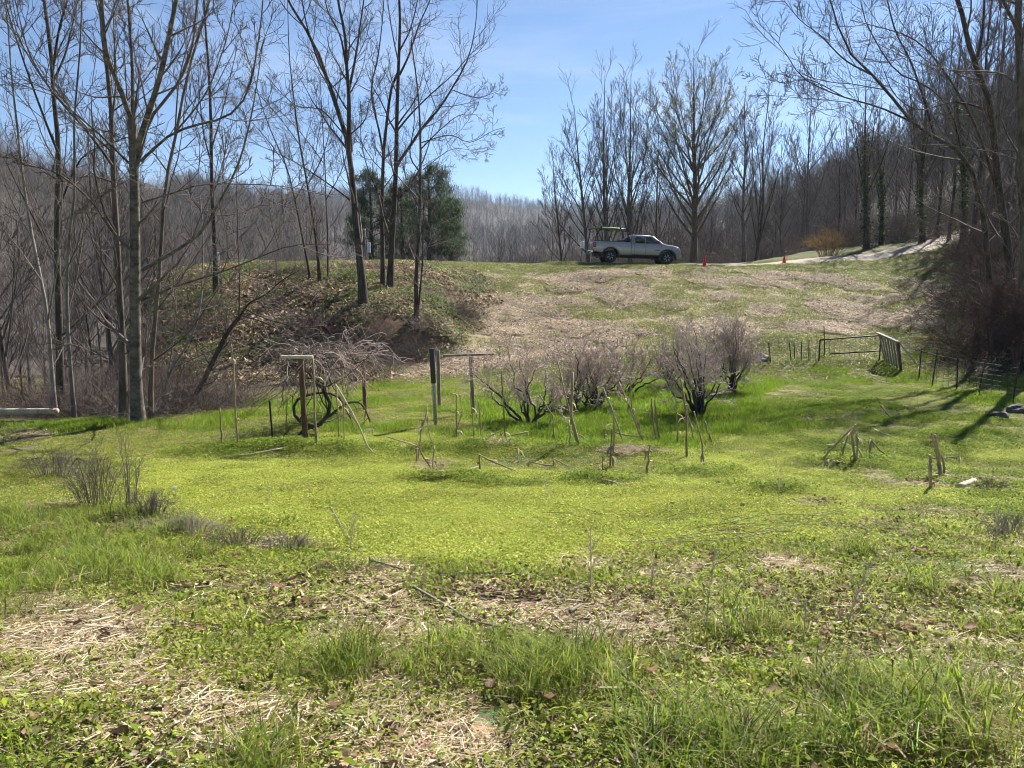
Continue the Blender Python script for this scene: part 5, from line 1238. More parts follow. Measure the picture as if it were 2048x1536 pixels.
def rock(px, py, s, mat, label, sq=(1, .8, .6)):
    g = GG(px, py); bm = bmesh.new(); bmesh.ops.create_icosphere(bm, subdivisions=3, radius=s)
    for v in bm.verts:
        n_ = float(fbm(np.array([v.co.x * 3 + px]), np.array([v.co.y * 3 + v.co.z * 4]), s * 2.2, 3)[0]); v.co *= .65 + .7 * n_; v.co.x *= sq[0]; v.co.y *= sq[1]; v.co.z *= sq[2]
    me = bpy.data.meshes.new('rock'); bm.to_mesh(me); bm.free(); me.materials.append(mat)
    obj('rock', me, label=label, cat='rock', group='rocks in the garden', loc=(g[0], g[1], g[2] + s * .2))
rock(1520, 722, .32, M_ROCK, 'pale rock at the left end of the netting fence')
rock(1996, 838, .24, M_DROCK, 'dark rock in the grass at right, nearer the camera')
rock(2036, 826, .26, M_DROCK, 'dark rock at the foot of the rightmost steel post')

# fallen log at far left, thin sticks in the foreground
p0, p1 = P(-60, 824, 15.8), P(115, 822, 15.6)
obj('fallen_log', tube_mesh('fallen_log', [(resample([p0, p1], 8)[None], np.linspace(.075, .06, 8)[None], 10)], M_STALKP, cap=True), label='cut pale log lying raised at the far left edge of the lawn', cat='log')
for pp, r_, lab in (([(876, 1159), (980, 1158), (1090, 1164)], .008, 'straight thin stick lying across the centre foreground'), ([(826, 1186), (900, 1230), (940, 1256), (1025, 1274)], .009, 'long dark stick sloping right in the foreground leaf litter'),
                    ([(740, 1131), (805, 1150)], .012, 'short dark stick above the leaf litter'), ([(660, 1020), (700, 1090)], .006, 'thin pale twig leaning in the grass left of the yellow bed'),
                    ([(1140, 1238), (1160, 1224)], .013, 'stub of grey branch in the foreground leaves')):
    pts = np.array([GG(*p) + (0, 0, .045) for p in pp])
    obj('stick', tube_mesh('stick', [(resample(pts, 9)[None], np.linspace(r_, r_ * .6, 9)[None], 5)], B_GREY, cap=True), label=lab, cat='stick', group='sticks on the ground')

# fallen netting in front of the yellow bed
def fallen():
    lines = [[C_(0, 1425), C_(300, 1352), C_(600, 1330), C_(880, 1270), C_(960, 1205), C_(905, 1125), C_(830, 1080)], [C_(-300, 1500), C_(0, 1440), C_(300, 1395), C_(620, 1350), C_(800, 1300)],
             [C_(-500, 1530), C_(-100, 1480), C_(250, 1460), C_(600, 1400)], [C_(-700, 1560), C_(-300, 1540), C_(100, 1500), C_(420, 1450)]]
    base = np.array(GG(*C_(300, 1395))); root = obj('fallen_netting', None, label='fallen rusty netting wire curling over the near edge of the yellow bed', cat='netting', loc=tuple(base))
    for ln in lines:
        pts = np.array([GG(*p) + (0, 0, .05 + .05 * ro.rand()) for p in ln]) - base
        obj('wire', tube_mesh('wire', [(resample(pts, 20)[None], np.full((1, 20), .0028), 4)], M_STEEL), root)
    p = np.array([GG(1150 + 620 * ro.rand(), 1030 + 70 * ro.rand()) for _ in range(70)]) - base
    q = p + ro.randn(70, 3) * np.array((.25, .12, .03)); z_ = .03 + .05 * ro.rand(70); p[:, 2] += z_; q[:, 2] = p[:, 2] + ro.randn(70) * .02
    obj('mesh_wires', tube_mesh('wire', [(np.stack([p, (p + q) / 2 + (0, 0, .03), q], 1), np.full((70, 3), .0022), 3)], M_STEEL), root, kind='stuff')
fallen()

# orange bush, dark bramble, dead weeds, daffodil clumps
def shrub(name, px, py, left, right, top, Y, n, mat, label, arch=.2, levels=(7, 5), r=.012, leaf=None, depth=.5):
    X_ = ray(px, py)[0] * Y; base = np.array((X_, Y, gz(X_, Y))); k = Y / 1510; H = P(px, top, Y)[2] - base[2]; hw = (right - left) * k / 2
    root = obj(name, None, label=label, cat='shrub', loc=tuple(base)); cx_ = ((left + right) / 2 - px) * k
    a = ro.rand(n) * 6.283; rr_ = np.sqrt(ro.rand(n)); ex = cx_ + hw * rr_ * np.cos(a); ey = hw * depth * rr_ * np.sin(a); ez = H * (1 - .55 * rr_ ** 2) * (.75 + .25 * ro.rand(n))
    b0_ = np.stack([cx_ + (ex - cx_) * .35, ey * .35, np.full(n, -.1)], 1); e = np.stack([ex, ey, ez], 1); t = np.linspace(0, 1, 7)[None, :, None]
    pts = b0_[:, None] * (1 - t) + e[:, None] * t; pts[:, :, 2] += (np.sin(t[..., 0] * math.pi) * arch * H); pts += ro.randn(*pts.shape) * .02 * H * t
    rad = np.linspace(r, r * .4, 7)[None].repeat(n, 0)
    l1 = sprout(pts, rad, levels[0], .2, 1, .6, .3, .35, .2, .02, .15, 5, .6, ro, rmin=r * .45, rtip=r * .3); l2 = sprout(*l1, levels[1], .1, 1, .6, .3, .5, .2, 0, .2, 3, .8, ro, rmin=r * .35, rtip=r * .25)
    obj('stems', tube_mesh(name, [(pts, rad, 4)], mat), root); obj('twigs', tube_mesh(name, [(l1[0], l1[1], 3), (l2[0], l2[1], 3)], mat), root)
    if leaf:
        cols, cnt, sz = leaf; tp = l2[0][:, 1:].reshape(-1, 3); c_ = tp[ro.randint(0, len(tp), cnt)] + ro.randn(cnt, 3) * .03
        V, Q, _, C = leaflets(ro, cnt, 1, 0, 1, sz, 1.5, cols, .7); ctr = V.reshape(-1, 4, 3).mean(1, keepdims=True); V = (V.reshape(-1, 4, 3) - ctr + c_[:, None]).reshape(-1, 3)
        obj('leaves', mk_mesh('shrub_leaves', V, Q, col=C, mat=M_BUD), root, kind='stuff')
    return root
M_ORT = bark('orange_twigs', (0.20, 0.11, 0.04), (0.40, 0.25, 0.09), 3, 1, bump=0)
M_BRAM = bark('bramble', (0.06, 0.036, 0.032), (0.17, 0.10, 0.085), 3, 1, bump=0)
shrub('orange_shrub', 1655, 524, 1602, 1708, 458, 52.5, 60, M_ORT, 'rounded orange brown shrub at the foot of the wooded hillside', .15, (6, 4), .014, ([(.34, .24, .06), (.28, .2, .05)], 900, .06))
for j, (px, py, l_, r_, tp, Yq, lab) in enumerate(((1990, 700, 1940, 2060, 560, 24.6, 'dark tangled bramble thicket at the right edge below the leaning trunks'), (2040, 715, 1990, 2110, 590, 23.2, 'lower dark bramble clump nearest the right picture edge'),
                                     (1965, 610, 1925, 2030, 500, 30, 'dark bramble clump higher up the right bank'))):
    shrub('bramble', px, py, l_, r_, tp, Yq, 80, M_BRAM, lab, .35, (7, 4), .009)
for px, py, l_, r_, tp, lab in ((110, 955, 20, 190, 905, 'low brown mat of dead weeds at the left'), (205, 1010, 120, 262, 888, 'clump of tall dry grey weed stems at the left'), (255, 1010, 215, 300, 850, 'thin branching dead weed right of the tall dry clump')):
    Yq = GG(px, py)[1]; shrub('dead_weeds', px, py, l_, r_, tp, Yq, 46 if 'thin' not in lab else 12, B_TWIG, lab, .1 if 'mat' not in lab else .5, (4, 3), .004, depth=.6)
for k_, (px, py, w_, h_, lab) in enumerate(((300, 1030, 60, 40, 'dry grey weed tangle just right of the tall dry clump'), (385, 1070, 70, 34, 'low dry weed tangle beyond the bleached grass'), (480, 1092, 75, 30, 'low dry weed tangle in the middle of the weed ridge'), (575, 1105, 70, 34, 'low dry weed tangle at the right end of the weed ridge'), (690, 1150, 90, 22, 'flattened grey twigs above the leaf litter'), (2010, 1075, 70, 40, 'brown dead weed mound at the right edge'), (1985, 985, 40, 22, 'small brown weed heap above the right edge mound'))):
    Yq = GG(px, py)[1]; shrub('dead_weeds', px, py, px - w_, px + w_, py - h_, Yq, 40, (B_TWIG, B_GREY)[k_ % 2], lab, .6, (4, 3), .0032, depth=.5)
for px, py, l_, r_, lab in ((330, 1060, 265, 410, 'bleached dead grass clump right of the dry weed stems'),):
    g = GG(px, py); V, Q, T, C = blades(ro, 260, .42, .10, .30, .007, 1.9, TAN + [(.6, .54, .42)], 2, curl=1.4); V[:, 0] *= 1.0; V[:, 1] *= .45
    obj('bleached_grass', mk_mesh('bleached_grass', V, Q, T, col=C, mat=M_DL), label=lab, cat='grass clump', loc=tuple(g))
for px, py, sx, n_, lab in ((690, 556, 1.3, 420, 'bright green clump of strap leaves on the bank crest behind the forked trunk'), (800, 590, 1.0, 300, 'grey green clump of strap leaves right of the middle bank trunk'), (850, 600, .7, 160, 'small strap leaf clump by the rightmost bank trunk')):
    g = GG(px, py); V, Q, T, C = blades(ro, n_, sx, .2, .5, .03, .8, [(.12, .22, .03), (.09, .17, .03), (.16, .25, .05)] if 'bright' in lab else [(.10, .14, .06), (.15, .19, .09), (.07, .10, .04)], 2); V[:, 1] *= .5
    obj('strap_leaf_clump', mk_mesh('strap_leaf_clump', V, Q, T, col=C, mat=M_GR), label=lab, cat='plant', group='strap leaf clumps on the bank', loc=(g[0], g[1], g[2] - .05))
for px, py, n_, sx, lab in ((1868, 648, 200, .75, 'bleached dead grass draped down the gully at right, larger patch'), (1905, 572, 110, .5, 'bleached dead grass patch higher up the right gully'), (1930, 600, 80, .4, 'small bleached grass patch beside the right bramble')):
    g = GG(px, py); V, Q, T, C = blades(ro, n_, sx, .18, .45, .018, 2.4, [(.5, .46, .38), (.62, .58, .5), (.4, .36, .28)], 2, curl=1.5); V[:, 1] *= 1.5
    obj('bleached_grass', mk_mesh('bleached_grass', V, Q, T, col=C, mat=M_DL), label=lab, cat='grass clump', loc=tuple(g))
for px, py, top, lab in ((1556, 1010, 925, 'thin dry weed stem standing in the yellow bed at right'), (1690, 1262, 1120, 'thin brown weed stem above the right foreground litter'), (1182, 1190, 1040, 'thin dry weed stem at the near edge of the yellow bed'), (1108, 1010, 960, 'short thin weed in the middle of the yellow bed'), (1300, 1200, 1120, 'reddish thin weed stem in the centre foreground'),
                         (1420, 1180, 1090, 'thin forked weed stem right of the centre foreground'), (535, 1018, 965, 'dry flower head weed left in the yellow bed'), (1605, 1290, 1190, 'dark thin weed by the right foreground leaves'), (1990, 1100, 1010, 'brown weed stem at the right edge'), (700, 1100, 1020, 'thin bent dry weed left of centre')):
    g = GG(px, py); h_ = (py - top) * g[1] / 1510; l_ = ro.randn() * .06; root = obj('weed_stem', None, label=lab, cat='weed', group='thin dry weed stems', loc=tuple(g))
    p_ = resample([(0, 0, -.02), (l_ * .4, 0, h_ * .5), (l_, .02, h_)], 12)[None]; r_ = np.linspace(.0042, .0025, 12)[None]
    obj('stem', tube_mesh('weed_stem', [(p_, r_, 4)], B_TWIGR), root); l1 = sprout(p_, r_, 7, .25, .95, .5, .15, .3, .4, .05, .08, 4, .8, ro, rmin=.0026, rtip=.002); obj('side_shoots', tube_mesh('weed_shoots', [(l1[0], l1[1], 3)], B_TWIGR), root)
# dandelion puff
g = GG(350, 1004); root = obj('dandelion', None, label='white dandelion seed head left of the yellow bed', cat='flower', loc=tuple(g)); obj('stem', tube_mesh('dandelion_stem', [(np.array([(0, 0, 0), (.01, 0, .08), (0, .01, .15)])[None], np.full((1, 3), .003), 5)], plain('dandelion_stem', (.2, .25, .08))), root)
d_ = norm(ro.randn(160, 3)) * .024; obj('seed_head', tube_mesh('seed_head', [(np.stack([d_ * .1, d_], 1) + np.array((0, .01, .165)), np.full((160, 2), .0011), 3)], plain('seed', (.75, .75, .72), .8)), root)

# undergrowth: brushwood nobody could count
def brush_kind(n, rad, h, r, mat, arch=.5):
    a = ro.rand(n) * 6.283; q = rad * np.sqrt(ro.rand(n)); b0_ = np.stack([q * np.cos(a), q * np.sin(a), np.full(n, -.1)], 1); d_ = norm(np.stack([ro.randn(n), ro.randn(n), .4 + 1.1 * ro.rand(n)], 1)); ln = h * (.5 + ro.rand(n)); pts = np.zeros((n, 7, 3)); pts[:, 0] = b0_
    for s_ in range(1, 7):
        d_ = norm(d_ + np.array((0, 0, -.13 * arch)) + ro.randn(n, 3) * .14); pts[:, s_] = pts[:, s_ - 1] + d_ * (ln / 6)[:, None]
    rad_ = np.linspace(r, r * .4, 7)[None].repeat(n, 0); l1 = sprout(pts, rad_, 5, .15, 1, .7, .3, .4, .2, .02, .18, 4, .6, ro, rmin=r * .5, rtip=r * .3)
    return tube_mesh('brush', [(pts, rad_, 3), (l1[0], l1[1], 3)], mat)
BR = [brush_kind(60, .9, 1.6, .009, m_) for m_ in (B_TWIG, B_MID, B_TWIG, M_BRAM)] + [brush_kind(46, .8, 1.0, .008, m_, 1.2) for m_ in (B_GREY, M_BRAM)]
def brush(name, X, Y, label, s0, s1, ks):
    rot = np.zeros((len(X), 3)); rot[:, 2] = ro.rand(len(X)) * 6.28; scatter(name, np.stack([X, Y, zg(X, Y)], 1), rot, s0 + (s1 - s0) * ro.rand(len(X)), [BR[k] for k in ks], ro.randint(0, len(ks), len(X)), label, 'undergrowth')
def strip(n, p0, p1, y0, y1):
    px = p0 + (p1 - p0) * ro.rand(n); Y = y0 + (y1 - y0) * ro.rand(n); return (px - 1024) / 1510 * Y, Y
X, Y = strip(64, -80, 330, 16.5, 30); brush('left_undergrowth', X, Y, 'tangled brown undergrowth among the left trunks', .5, 1.0, (0, 1, 2, 3, 4))
X, Y = strip(60, 60, 480, 15.9, 19); m = Y > np.interp(X / Y * 1510 + 1024, [60, 300, 480], [15.8, 16, 17.5]); brush('lawn_edge_brush', X[m], Y[m], 'dry brushwood along the left lawn edge', .35, .7, (0, 4, 5))
X, Y = strip(150, 330, 940, 24, 36); m = zmask('bank', X, Y, .3) & (fbm(X, Y, 2, 3) > .56); brush('bank_brush', X[m], Y[m], 'bare arching twigs on the left bank', .35, .65, (0, 1, 2, 4))
X, Y = strip(9, 620, 880, 26.5, 28.5); brush('bank_foot_shade_brush', X, Y, 'dark brushwood added to deepen the shade at the foot of the left bank', .3, .6, (3, 5, 3))  # dark-coloured brush added to darken the bank foot like shade
X, Y = strip(80, 1930, 2120, 24.5, 46); brush('right_bank_brush', X, Y, 'dark brushwood on the right bank', .7, 1.4, (1, 3, 3, 5))
X, Y = strip(160, 880, 1640, 60, 75); brush('drive_edge_brush', X, Y, 'brown brushwood behind the drive', 1.0, 1.7, (0, 1, 2))
X, Y = strip(90, 1680, 2060, 60, 80); brush('hillside_brush', X, Y, 'grey brushwood on the hillside above the drive', 1.0, 2.0, (0, 1, 2))
X, Y = strip(120, 300, 900, 58, 72); brush('crest_brush', X, Y, 'brown brushwood beyond the left bank crest', 1.0, 1.8, (0, 1, 2))
# ================================================================== pickup truck, cones, signs, pole
PAINT = plain('silver_paint', (0.30, 0.285, 0.265), 0.36, 0.6, var=0.03, scale=60, coat=0.6)
PLAS = plain('black_plastic', (0.016, 0.016, 0.017), 0.55, var=0.1)
RUB = plain('tyre_rubber', (0.02, 0.02, 0.021), 0.85, var=0.2, scale=30)
GLASS, N, L, b = new_mat('dark_glass'); b.inputs['Base Color'].default_value = (.012, .014, .016, 1); b.inputs['Roughness'].default_value = .06; b.inputs['Specular IOR Level'].default_value = .8
RIM = plain('rim_metal', (0.55, 0.55, 0.56), 0.35, 0.8, var=0.05)
RED = plain('red_lens', (0.32, 0.012, 0.015), 0.2, var=0.05, coat=.5)
CHROME = plain('chrome', (0.65, 0.65, 0.66), 0.15, 1.0, var=0.02)
LENS = plain('clear_lens', (0.7, 0.72, 0.74), 0.12, var=.05, coat=.5)
def truck():
    u0 = ray(1267, 528)[0]; Y = 48.0; x0 = u0 * Y
    root = obj('pickup_truck', None, label='silver crew cab pickup truck parked on the drive at the top of the slope', cat='truck')
    yaw = R(4); c_, s_ = math.cos(yaw), math.sin(yaw)
    zs = [gz(x0 + c_ * a - s_ * b_, Y + s_ * a + c_ * b_) for a in (-1.67, 1.9) for b_ in (-.8, .8)]
    pit = math.atan2((zs[2] + zs[3] - zs[0] - zs[1]) / 2, 3.57)
    root.location = (x0, Y, sum(zs) / 4 + .03); root.rotation_euler = (0, -pit, yaw)
    HW = .93
    def arch(cx, r=.50, n=9):   # wheel opening, right to left below
        return [(cx + r * math.cos(t), .40 + r * .92 * math.sin(t)) for t in np.linspace(math.pi - .1, .1, n)]
    # side outline of the lower body, split into convex-ish columns so that it can be lofted across the width
    def loft(name, stations, mat, parent=root, smooth=True, bevel=0):
        """stations: (x, list of (y, z)) cross sections with equal counts"""
        v = []; n = len(stations[0][1])
        for x, sec in stations: v += [(x, y, z) for y, z in sec]
        q = []
        for i in range(len(stations) - 1):
            for j in range(n): q.append((i * n + j, i * n + (j + 1) % n, (i + 1) * n + (j + 1) % n, (i + 1) * n + j))
        t = [(0, j, j + 1) for j in range(1, n - 1)]; o = (len(stations) - 1) * n; t += [(o, o + j + 1, o + j) for j in range(1, n - 1)]
        m = MB(); m.add(v, q, t); ob = m.build(name, mat, parent, smooth=smooth)
        es = ob.modifiers.new('e', 'EDGE_SPLIT'); es.split_angle = R(38); return ob
    def sec(zb, zt, w, wt=None, crown=.02):
        wt = wt or w - .05
        pts = [(-w + .03, zb), (-w, zb + .10), (-w, zt - .24), (-wt, zt - .03), (-wt * .85, zt + crown * .5), (0, zt + crown)]
        return pts + [(-y, z) for y, z in reversed(pts[:-1])]
    def bott(x, cxs=((-1.67, .50), (1.90, .49)), z0=.50):
        z = z0
        for cx, r in cxs:
            d_ = abs(x - cx)
            if d_ < r: z = max(z, .40 + math.sqrt(r * r - d_ * d_) * .96)
        return z
    # front clip and doors
    st = []
    for x in np.r_[np.linspace(-.40, 1.40, 8), np.linspace(1.41, 2.39, 17), np.linspace(2.42, 2.80, 6)]:
        zt = np.interp(x, [-.4, 1.45, 1.60, 2.3, 2.6, 2.74, 2.80], [1.26, 1.26, 1.25, 1.17, 1.10, 1.02, .90]); w_ = np.interp(x, [-.4, 2.2, 2.6, 2.80], [HW, HW, HW - .07, HW - .20])
        st.append((x, sec(min(bott(x), zt - .3), zt, w_)))
    loft('body', st, PAINT)
    st = []
    for x in np.r_[np.linspace(-2.78, -2.18, 5), np.linspace(-2.17, -1.17, 17), np.linspace(-1.16, -.43, 6)]:
        st.append((x, sec(np.interp(x, [-2.78, -2.2], [.66, .58]) if x < -2.17 else bott(x), 1.30, HW - (.02 if x < -2.7 else 0), crown=-.02)))
    bed = loft('cargo_bed', st, PAINT)
    MB().box((-2.70, -.80, 1.262), (-.50, .80, 1.312)).build('bed_cover', PLAS, bed)
    MB().box((-2.79, -.70, .72), (-2.775, .70, 1.24)).box((-2.800, -.34, 1.06), (-2.785, .34, 1.15)).build('tailgate', PAINT, bed, bevel=.01)
    MB().box((-2.803, -.80, 1.10), (-2.786, -.66, 1.16)).build('badge', PLAS, bed)
    # cab
    belt, roof = 1.25, 1.765
    st = []
    lo = [(-.42, -.90), (1.62, -.86)]
    v = [(-.42, -.905, belt), (1.66, -.87, belt), (1.66, .87, belt), (-.42, .905, belt), (-.36, -.70, roof - .04), (1.00, -.69, roof - .05), (1.00, .69, roof - .05), (-.36, .70, roof - .04),
         (-.28, -.60, roof + .005), (.82, -.60, roof), (.82, .60, roof), (-.28, .60, roof + .005)]
    q = [(0, 1, 5, 4), (1, 2, 6, 5), (2, 3, 7, 6), (3, 0, 4, 7), (4, 5, 9, 8), (5, 6, 10, 9), (6, 7, 11, 10), (7, 4, 8, 11), (8, 9, 10, 11)]
    m = MB(); m.add(v, q); cab = m.build('cab', PAINT, root, bevel=.05)
    def side_y(x, z, s): t = (z - belt) / (roof - .045 - belt); return s * ((.905 - .035 * (x + .42) / 2.08) * (1 - t) + .695 * t)
    def pane(name, pts, s, off=.006, mat=GLASS, par=cab):
        n = len(pts); v = [(x, side_y(x, z, s) + s * off, z) for x, z in pts] + [(x, side_y(x, z, s) - s * .02, z) for x, z in pts]
        m = MB(); m.add(v, [(i, (i + 1) % n, n + (i + 1) % n, n + i) for i in range(n)], [(0, i, i + 1) for i in range(1, n - 1)]); return m.build(name, mat, par)
    for s in (-1, 1):
        pane('rear_door_window', [(-.16, 1.27), (.46, 1.27), (.46, 1.66), (-.08, 1.66), (-.19, 1.52)], s)
        pane('front_door_window', [(.52, 1.27), (1.42, 1.27), (1.28, 1.40), (.98, 1.63), (.90, 1.665), (.52, 1.665)], s)
        for x in (-.21, .49, 1.46):   # door gaps
            MB().box((x - .006, s * (HW + .0005) - .003, .56), (x + .006, s * (HW + .0005) + .003, 1.20)).build('door_gap', PLAS, root)
        for x in (-.05, .62): MB().box((x, s * (HW + .022) - .016, 1.105), (x + .19, s * (HW + .022) + .016, 1.14)).build('door_handle', PAINT, root, bevel=.006)
        MB().box((1.20, s * .935 - .10 * (s < 0), 1.27), (1.33, s * .935 + .10 * (s > 0), 1.45)).build('mirror', PLAS, root, bevel=.03)
        MB().box((-.35, s * (HW + .004) - .006, .49), (1.38, s * (HW + .004) + .006, .55)).build('rocker_trim', PLAS, root)
        MB().box((1.05, s * (HW + .004) - .002, .84), (1.36, s * (HW + .004) + .002, .885)).build('lettering', PLAS, root)
        for cx, r in ((-1.67, .50), (1.90, .49)):   # flared arches
            m = MB(); n = 13; vv = []
            for t in np.linspace(-.18, math.pi + .18, n):
                for rr_, yy in ((r - .015, HW - .10), (r - .015, HW + .045), (r + .075, HW + .03), (r + .085, HW - .02)):
                    vv.append((cx + rr_ * math.cos(t), s * yy, .40 + rr_ * .97 * math.sin(t)))
            m.add(vv, [(i * 4 + j, i * 4 + (j + 1) % 4, i * 4 + 4 + (j + 1) % 4, i * 4 + 4 + j) for i in range(n - 1) for j in range(4)]); m.build('fender_flare', PLAS, root)
            w_ = obj('wheel', None, root, loc=(cx, s * .80, .39)); w_.empty_display_size = .1
            MB().ring([(.23, -.12), (.33, -.13), (.375, -.11), (.39, -.06), (.39, .06), (.375, .11), (.33, .13), (.23, .12)], 'y', 30, closed=True).build('tyre', RUB, w_, smooth=True)
            MB().ring([(.0, s * .05), (.10, s * .06), (.215, s * .05), (.235, s * .115), (.235, -s * .1), (0, -s * .1)], 'y', 24).build('rim', PLAS, w_)
            for k in range(6):
                a = k * math.pi / 3 + .3; d_ = Vector((math.cos(a), 0, math.sin(a))); m = MB()
                for e in (-.11, .11):
                    d2 = Vector((math.cos(a + e * 1.6), 0, math.sin(a + e * 1.6))); m.bar(d_ * .07 + Vector((0, s * .085, 0)), d2 * .222 + Vector((0, s * .105, 0)), .026, .03, up=(0, 1, 0))
                m.build('spoke', RIM, w_)
        MB().box((-2.79, s * (HW - .005) - .012, .90), (-2.60, s * (HW - .005) + .012, 1.22)).box((-2.80, s * .86 - .06, .90), (-2.785, s * .86 + .06, 1.22)).build('tail_lamp', RED, root, bevel=.01)
        m = MB(); m.add([(2.44, s * .885, .93), (2.70, s * .78, .93), (2.74, s * .66, .93), (2.70, s * .66, 1.05), (2.66, s * .76, 1.06), (2.42, s * .89, 1.075), (2.44, s * .80, .93), (2.42, s * .80, 1.07)], [(0, 1, 4, 5), (1, 2, 3, 4)], [(0, 5, 7), (0, 7, 6)]); m.build('headlight', LENS, root)
    # glass front and back
    MB().add([(1.60, -.78, 1.29), (1.60, .78, 1.29), (1.04, .62, 1.70), (1.04, -.62, 1.70)], [(0, 1, 2, 3)]).build('windscreen', GLASS, cab).location = (.022, 0, .014)
    MB().add([(-.417, -.72, 1.33), (-.417, .72, 1.33), (-.378, .60, 1.66), (-.378, -.60, 1.66)], [(0, 3, 2, 1)]).build('rear_window', GLASS, cab).location = (-.012, 0, 0)
    # bumpers, grille, frame, underbody
    MB().box((-2.92, -.86, .56), (-2.74, .86, .74)).build('rear_bumper', CHROME, root, bevel=.03)
    MB().box((-2.94, -.40, .575), (-2.90, .40, .66)).build('step_pad', PLAS, root)
    MB().box((2.70, -.72, .42), (2.86, .72, .64)).box((2.48, -.86, .42), (2.72, .86, .66)).build('front_bumper', PAINT, root, bevel=.04)
    MB().box((2.755, -.55, .70), (2.80, .55, .98)).build('grille', PLAS, root, bevel=.01)
    MB().box((-2.6, -.55, .36), (2.4, .55, .62)).build('underbody', PLAS, root)
    MB().ring([(.0, -.82), (.06, -.8), (.06, .8), (0, .82)], 'y', 10, (-1.67, 0, .39)).build('rear_axle', PLAS, root)
    MB().prism([(-.52, 1.31), (-1.35, 1.31), (-1.30, 1.345), (-.78, 1.42), (-.56, 1.62), (-.50, 1.62)], -.62, .62).build('sport_bar', PLAS, root)
    MB().box((.05, -.04, 1.775), (.22, .04, 1.80)).build('roof_antenna', PAINT, cab, bevel=.01)
    # bed rack
    rack = obj('bed_rack', None, root); rack.empty_display_size = .1
    for x in (-2.25, -.62):
        for s in (-1, 1): MB().bar((x + .03, s * .80, 1.29), (x, s * .74, 1.98), .06, .06, up=(1, 0, 0)).build('rack_post', PLAS, rack)
        MB().bar((x, -.80, 2.00), (x, .80, 2.00), .07, .06).build('rack_crossbar', PLAS, rack)
    for s in (-1, 1): MB().bar((-2.9, s * .62, 2.045), (-.45, s * .62, 2.045), .05, .03).build('rack_rail', PLAS, rack)
    bpy.context.view_layer.update()
    mw = root.matrix_world
    ld = obj('green_board', None, label='long green board strapped flat on the black truck rack', cat='board')
    ld.matrix_world = mw
    st = []
    for x in np.linspace(-2.62, -.62, 11):
        w_ = .40 * max(0.08, 1 - abs((x + 1.62) / 1.02) ** 3.2); h_ = .07 + .03 * (1 - abs((x + 1.62) / 1.05) ** 2)
        st.append((x, [(-w_, 2.09), (-w_ * 1.05, 2.09 + h_ * .5), (-w_ * .8, 2.09 + h_), (0, 2.10 + h_), (w_ * .8, 2.09 + h_), (w_ * 1.05, 2.09 + h_ * .5), (w_, 2.09), (0, 2.065)]))
    GR = plain('green_plastic', (0.10, 0.26, 0.02), .4, var=.15, scale=3)
    loft('hull', st, GR, ld)
    MB().box((-1.05, -.43, 2.062), (-.99, .43, 2.2)).build('strap', PLAS, ld); MB().box((-2.28, -.43, 2.062), (-2.22, .43, 2.2)).build('strap', PLAS, ld)
truck()
M_CONE = plain('cone_orange', (0.80, 0.035, 0.012), 0.45, var=0.06)
def cone(px, py, Y, h, label):
    X_ = ray(px, py)[0] * Y; root = obj('traffic_cone', None, label=label, cat='traffic cone', group='orange cones along the drive', loc=(X_, Y, gz(X_, Y) + .03)); root.rotation_euler = (0, 0, .4)
    MB().box((-.17, -.17, 0), (.17, .17, .04)).build('base', M_CONE, root, bevel=.01)
    MB().ring([(.13, .04), (.12, .06), (.035, h - .03), (.028, h), (0, h)], 'z', 20).build('cone_body', M_CONE, root, smooth=True)
cone(1409, 533, 46.0, .60, 'orange traffic cone nearer the truck')
cone(1568, 531, 47.2, .52, 'orange traffic cone further right along the drive')
M_SIGN = plain('sign_white', (0.78, 0.79, 0.80), 0.4, var=.03); M_INK = plain('sign_ink', (.10, .11, .13), .6)
# narrow white sign fixed to the straight dark tree
g = on_ground(432, 596); c_ = P(436.3, 515, Yf - .26); k = Yf / 1510
root = obj('tree_sign', None, label='narrow white vertical sign with dark characters on the straight dark bank trunk', cat='sign', loc=tuple(c_))
w_, h_ = 4.8 * k, 21 * k
MB().box((-w_ / 2, -.008, -h_ / 2), (w_ / 2, .008, h_ / 2)).build('panel', M_SIGN, root)
MB().bar((-.02, .01, 0), (-.06, .24, 0), .03, .03).build('bracket', M_STEEL, root)
for i, tx in enumerate(('7', '2', '1')):
    cu = bpy.data.curves.new('digit', 'FONT'); cu.body = tx; cu.size = h_ * .27; cu.align_x = 'CENTER'; cu.align_y = 'CENTER'
    to = bpy.data.objects.new('d', cu); COL.objects.link(to); bpy.context.view_layer.update(); me = bpy.data.meshes.new_from_object(to.evaluated_get(bpy.context.evaluated_depsgraph_get())); bpy.data.objects.remove(to)
    me.materials.clear(); me.materials.append(M_INK); d_ = obj('character', me, root); d_.rotation_euler = (math.pi / 2, 0, 0); d_.location = (0, -.0105, h_ * (.24 - .25 * i))
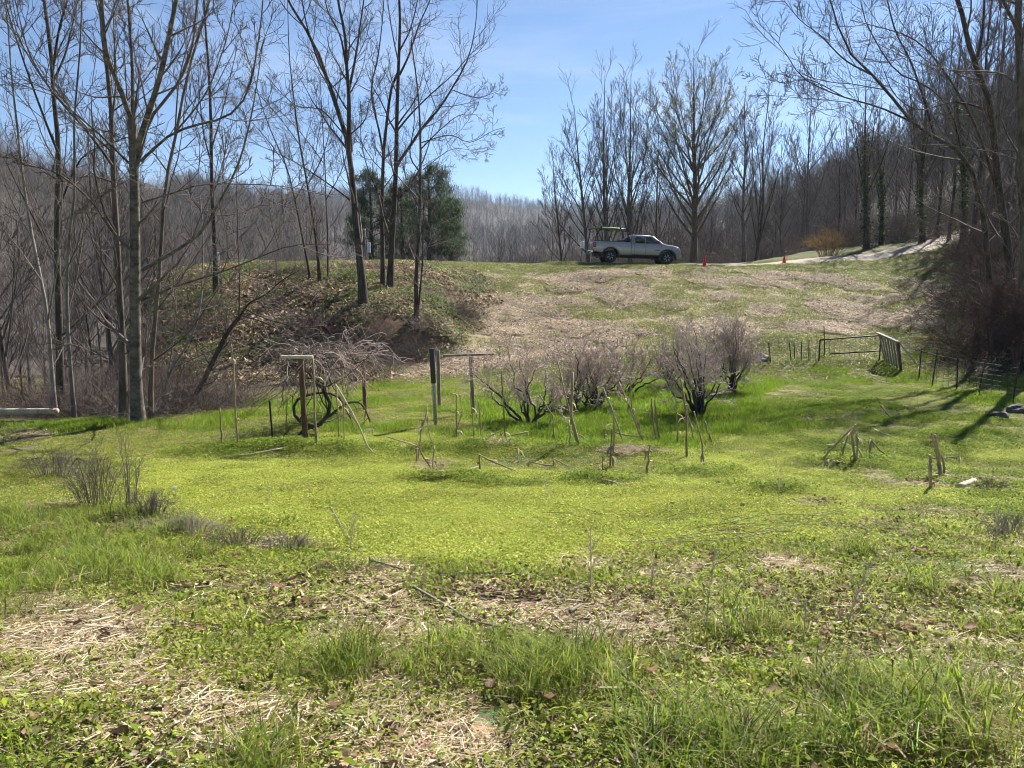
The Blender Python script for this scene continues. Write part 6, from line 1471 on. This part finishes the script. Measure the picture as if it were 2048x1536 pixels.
# white sign on a thin post left of the truck
Ys = 50.5; X_ = ray(1161, 530)[0] * Ys; z0 = gz(X_, Ys); c_ = P(1161, 489, Ys); root = obj('post_sign', None, label='white rectangular sign with a dark centre line on a thin post behind the truck', cat='sign', loc=(X_, Ys, z0)); root.rotation_euler = (0, R(4), 0)
zc = c_[2] - z0; w_, h_ = 6.4 * Ys / 1510, 14.5 * Ys / 1510
MB().box((-w_ / 2, -.012, zc - h_ / 2), (w_ / 2, .0, zc + h_ / 2)).build('panel', M_SIGN, root); MB().box((-.012, -.016, zc - h_ * .4), (.012, -.0125, zc + h_ * .35)).build('centre_line', M_INK, root)
MB().bar((0, .02, -.1), (0, .02, zc + h_ / 2 - .05), .03, .03).build('thin_post', M_STEEL, root)
# thin pole with a small pale box beyond the bank crest
Yp = 55; X_ = ray(731.5, 522)[0] * Yp; z0 = gz(X_, Yp); zt = P(731, 461, Yp)[2] - z0; k = Yp / 1510
root = obj('meter_pole', None, label='thin grey pole with a small pale box beyond the bank crest', cat='pole', loc=(X_, Yp, z0))
obj('shaft', tube_mesh('pole', [(np.array([(0, 0, -.2), (0, 0, zt * .5), (0, 0, zt)])[None], np.full((1, 3), .05), 8)], B_GREY, cap=True), root)
MB().box((3.2 * k, -.12, zt * .37), (10 * k, .12, zt * .66)).build('pale_box', plain('pale_box', (.55, .55, .53), .6), root, bevel=.02)
MB().bar((0, 0, zt * .60), (4 * k, 0, zt * .60), .04, .04).build('bracket', M_STEEL, root)
MB().box((-.06, -.06, zt), (.06, .06, zt + .12)).build('cap', M_SIGN, root)
obj('guy_wire', tube_mesh('guy', [(np.array([(0, 0, zt * .95), (9.5 * k, 0, zt * .4), (18 * k, 0, -.05)])[None], np.full((1, 3), .012), 4)], M_GALV), root)
# ================================================================== air
hm = bpy.data.materials.new('haze'); hm.use_nodes = True; hn = hm.node_tree; hn.nodes.clear()
ho = hn.nodes.new('ShaderNodeOutputMaterial'); pv = hn.nodes.new('ShaderNodeVolumePrincipled')
pv.inputs['Color'].default_value = (0.66, 0.80, 1.0, 1); pv.inputs['Density'].default_value = 0.00012; pv.inputs['Anisotropy'].default_value = 0.3
hn.links.new(pv.outputs[0], ho.inputs['Volume'])
zlo, zhi = GZ.min() - 1, GZ.max() + 30
o = MB().box((GX.min() - 5, GY.min() - 5, zlo), (GX.max() + 5, GY.max() + 5, zhi)).build('haze', hm); o['kind'] = 'stuff'; o['label'] = 'thin blue haze in the air over the hills'; o['category'] = 'haze'
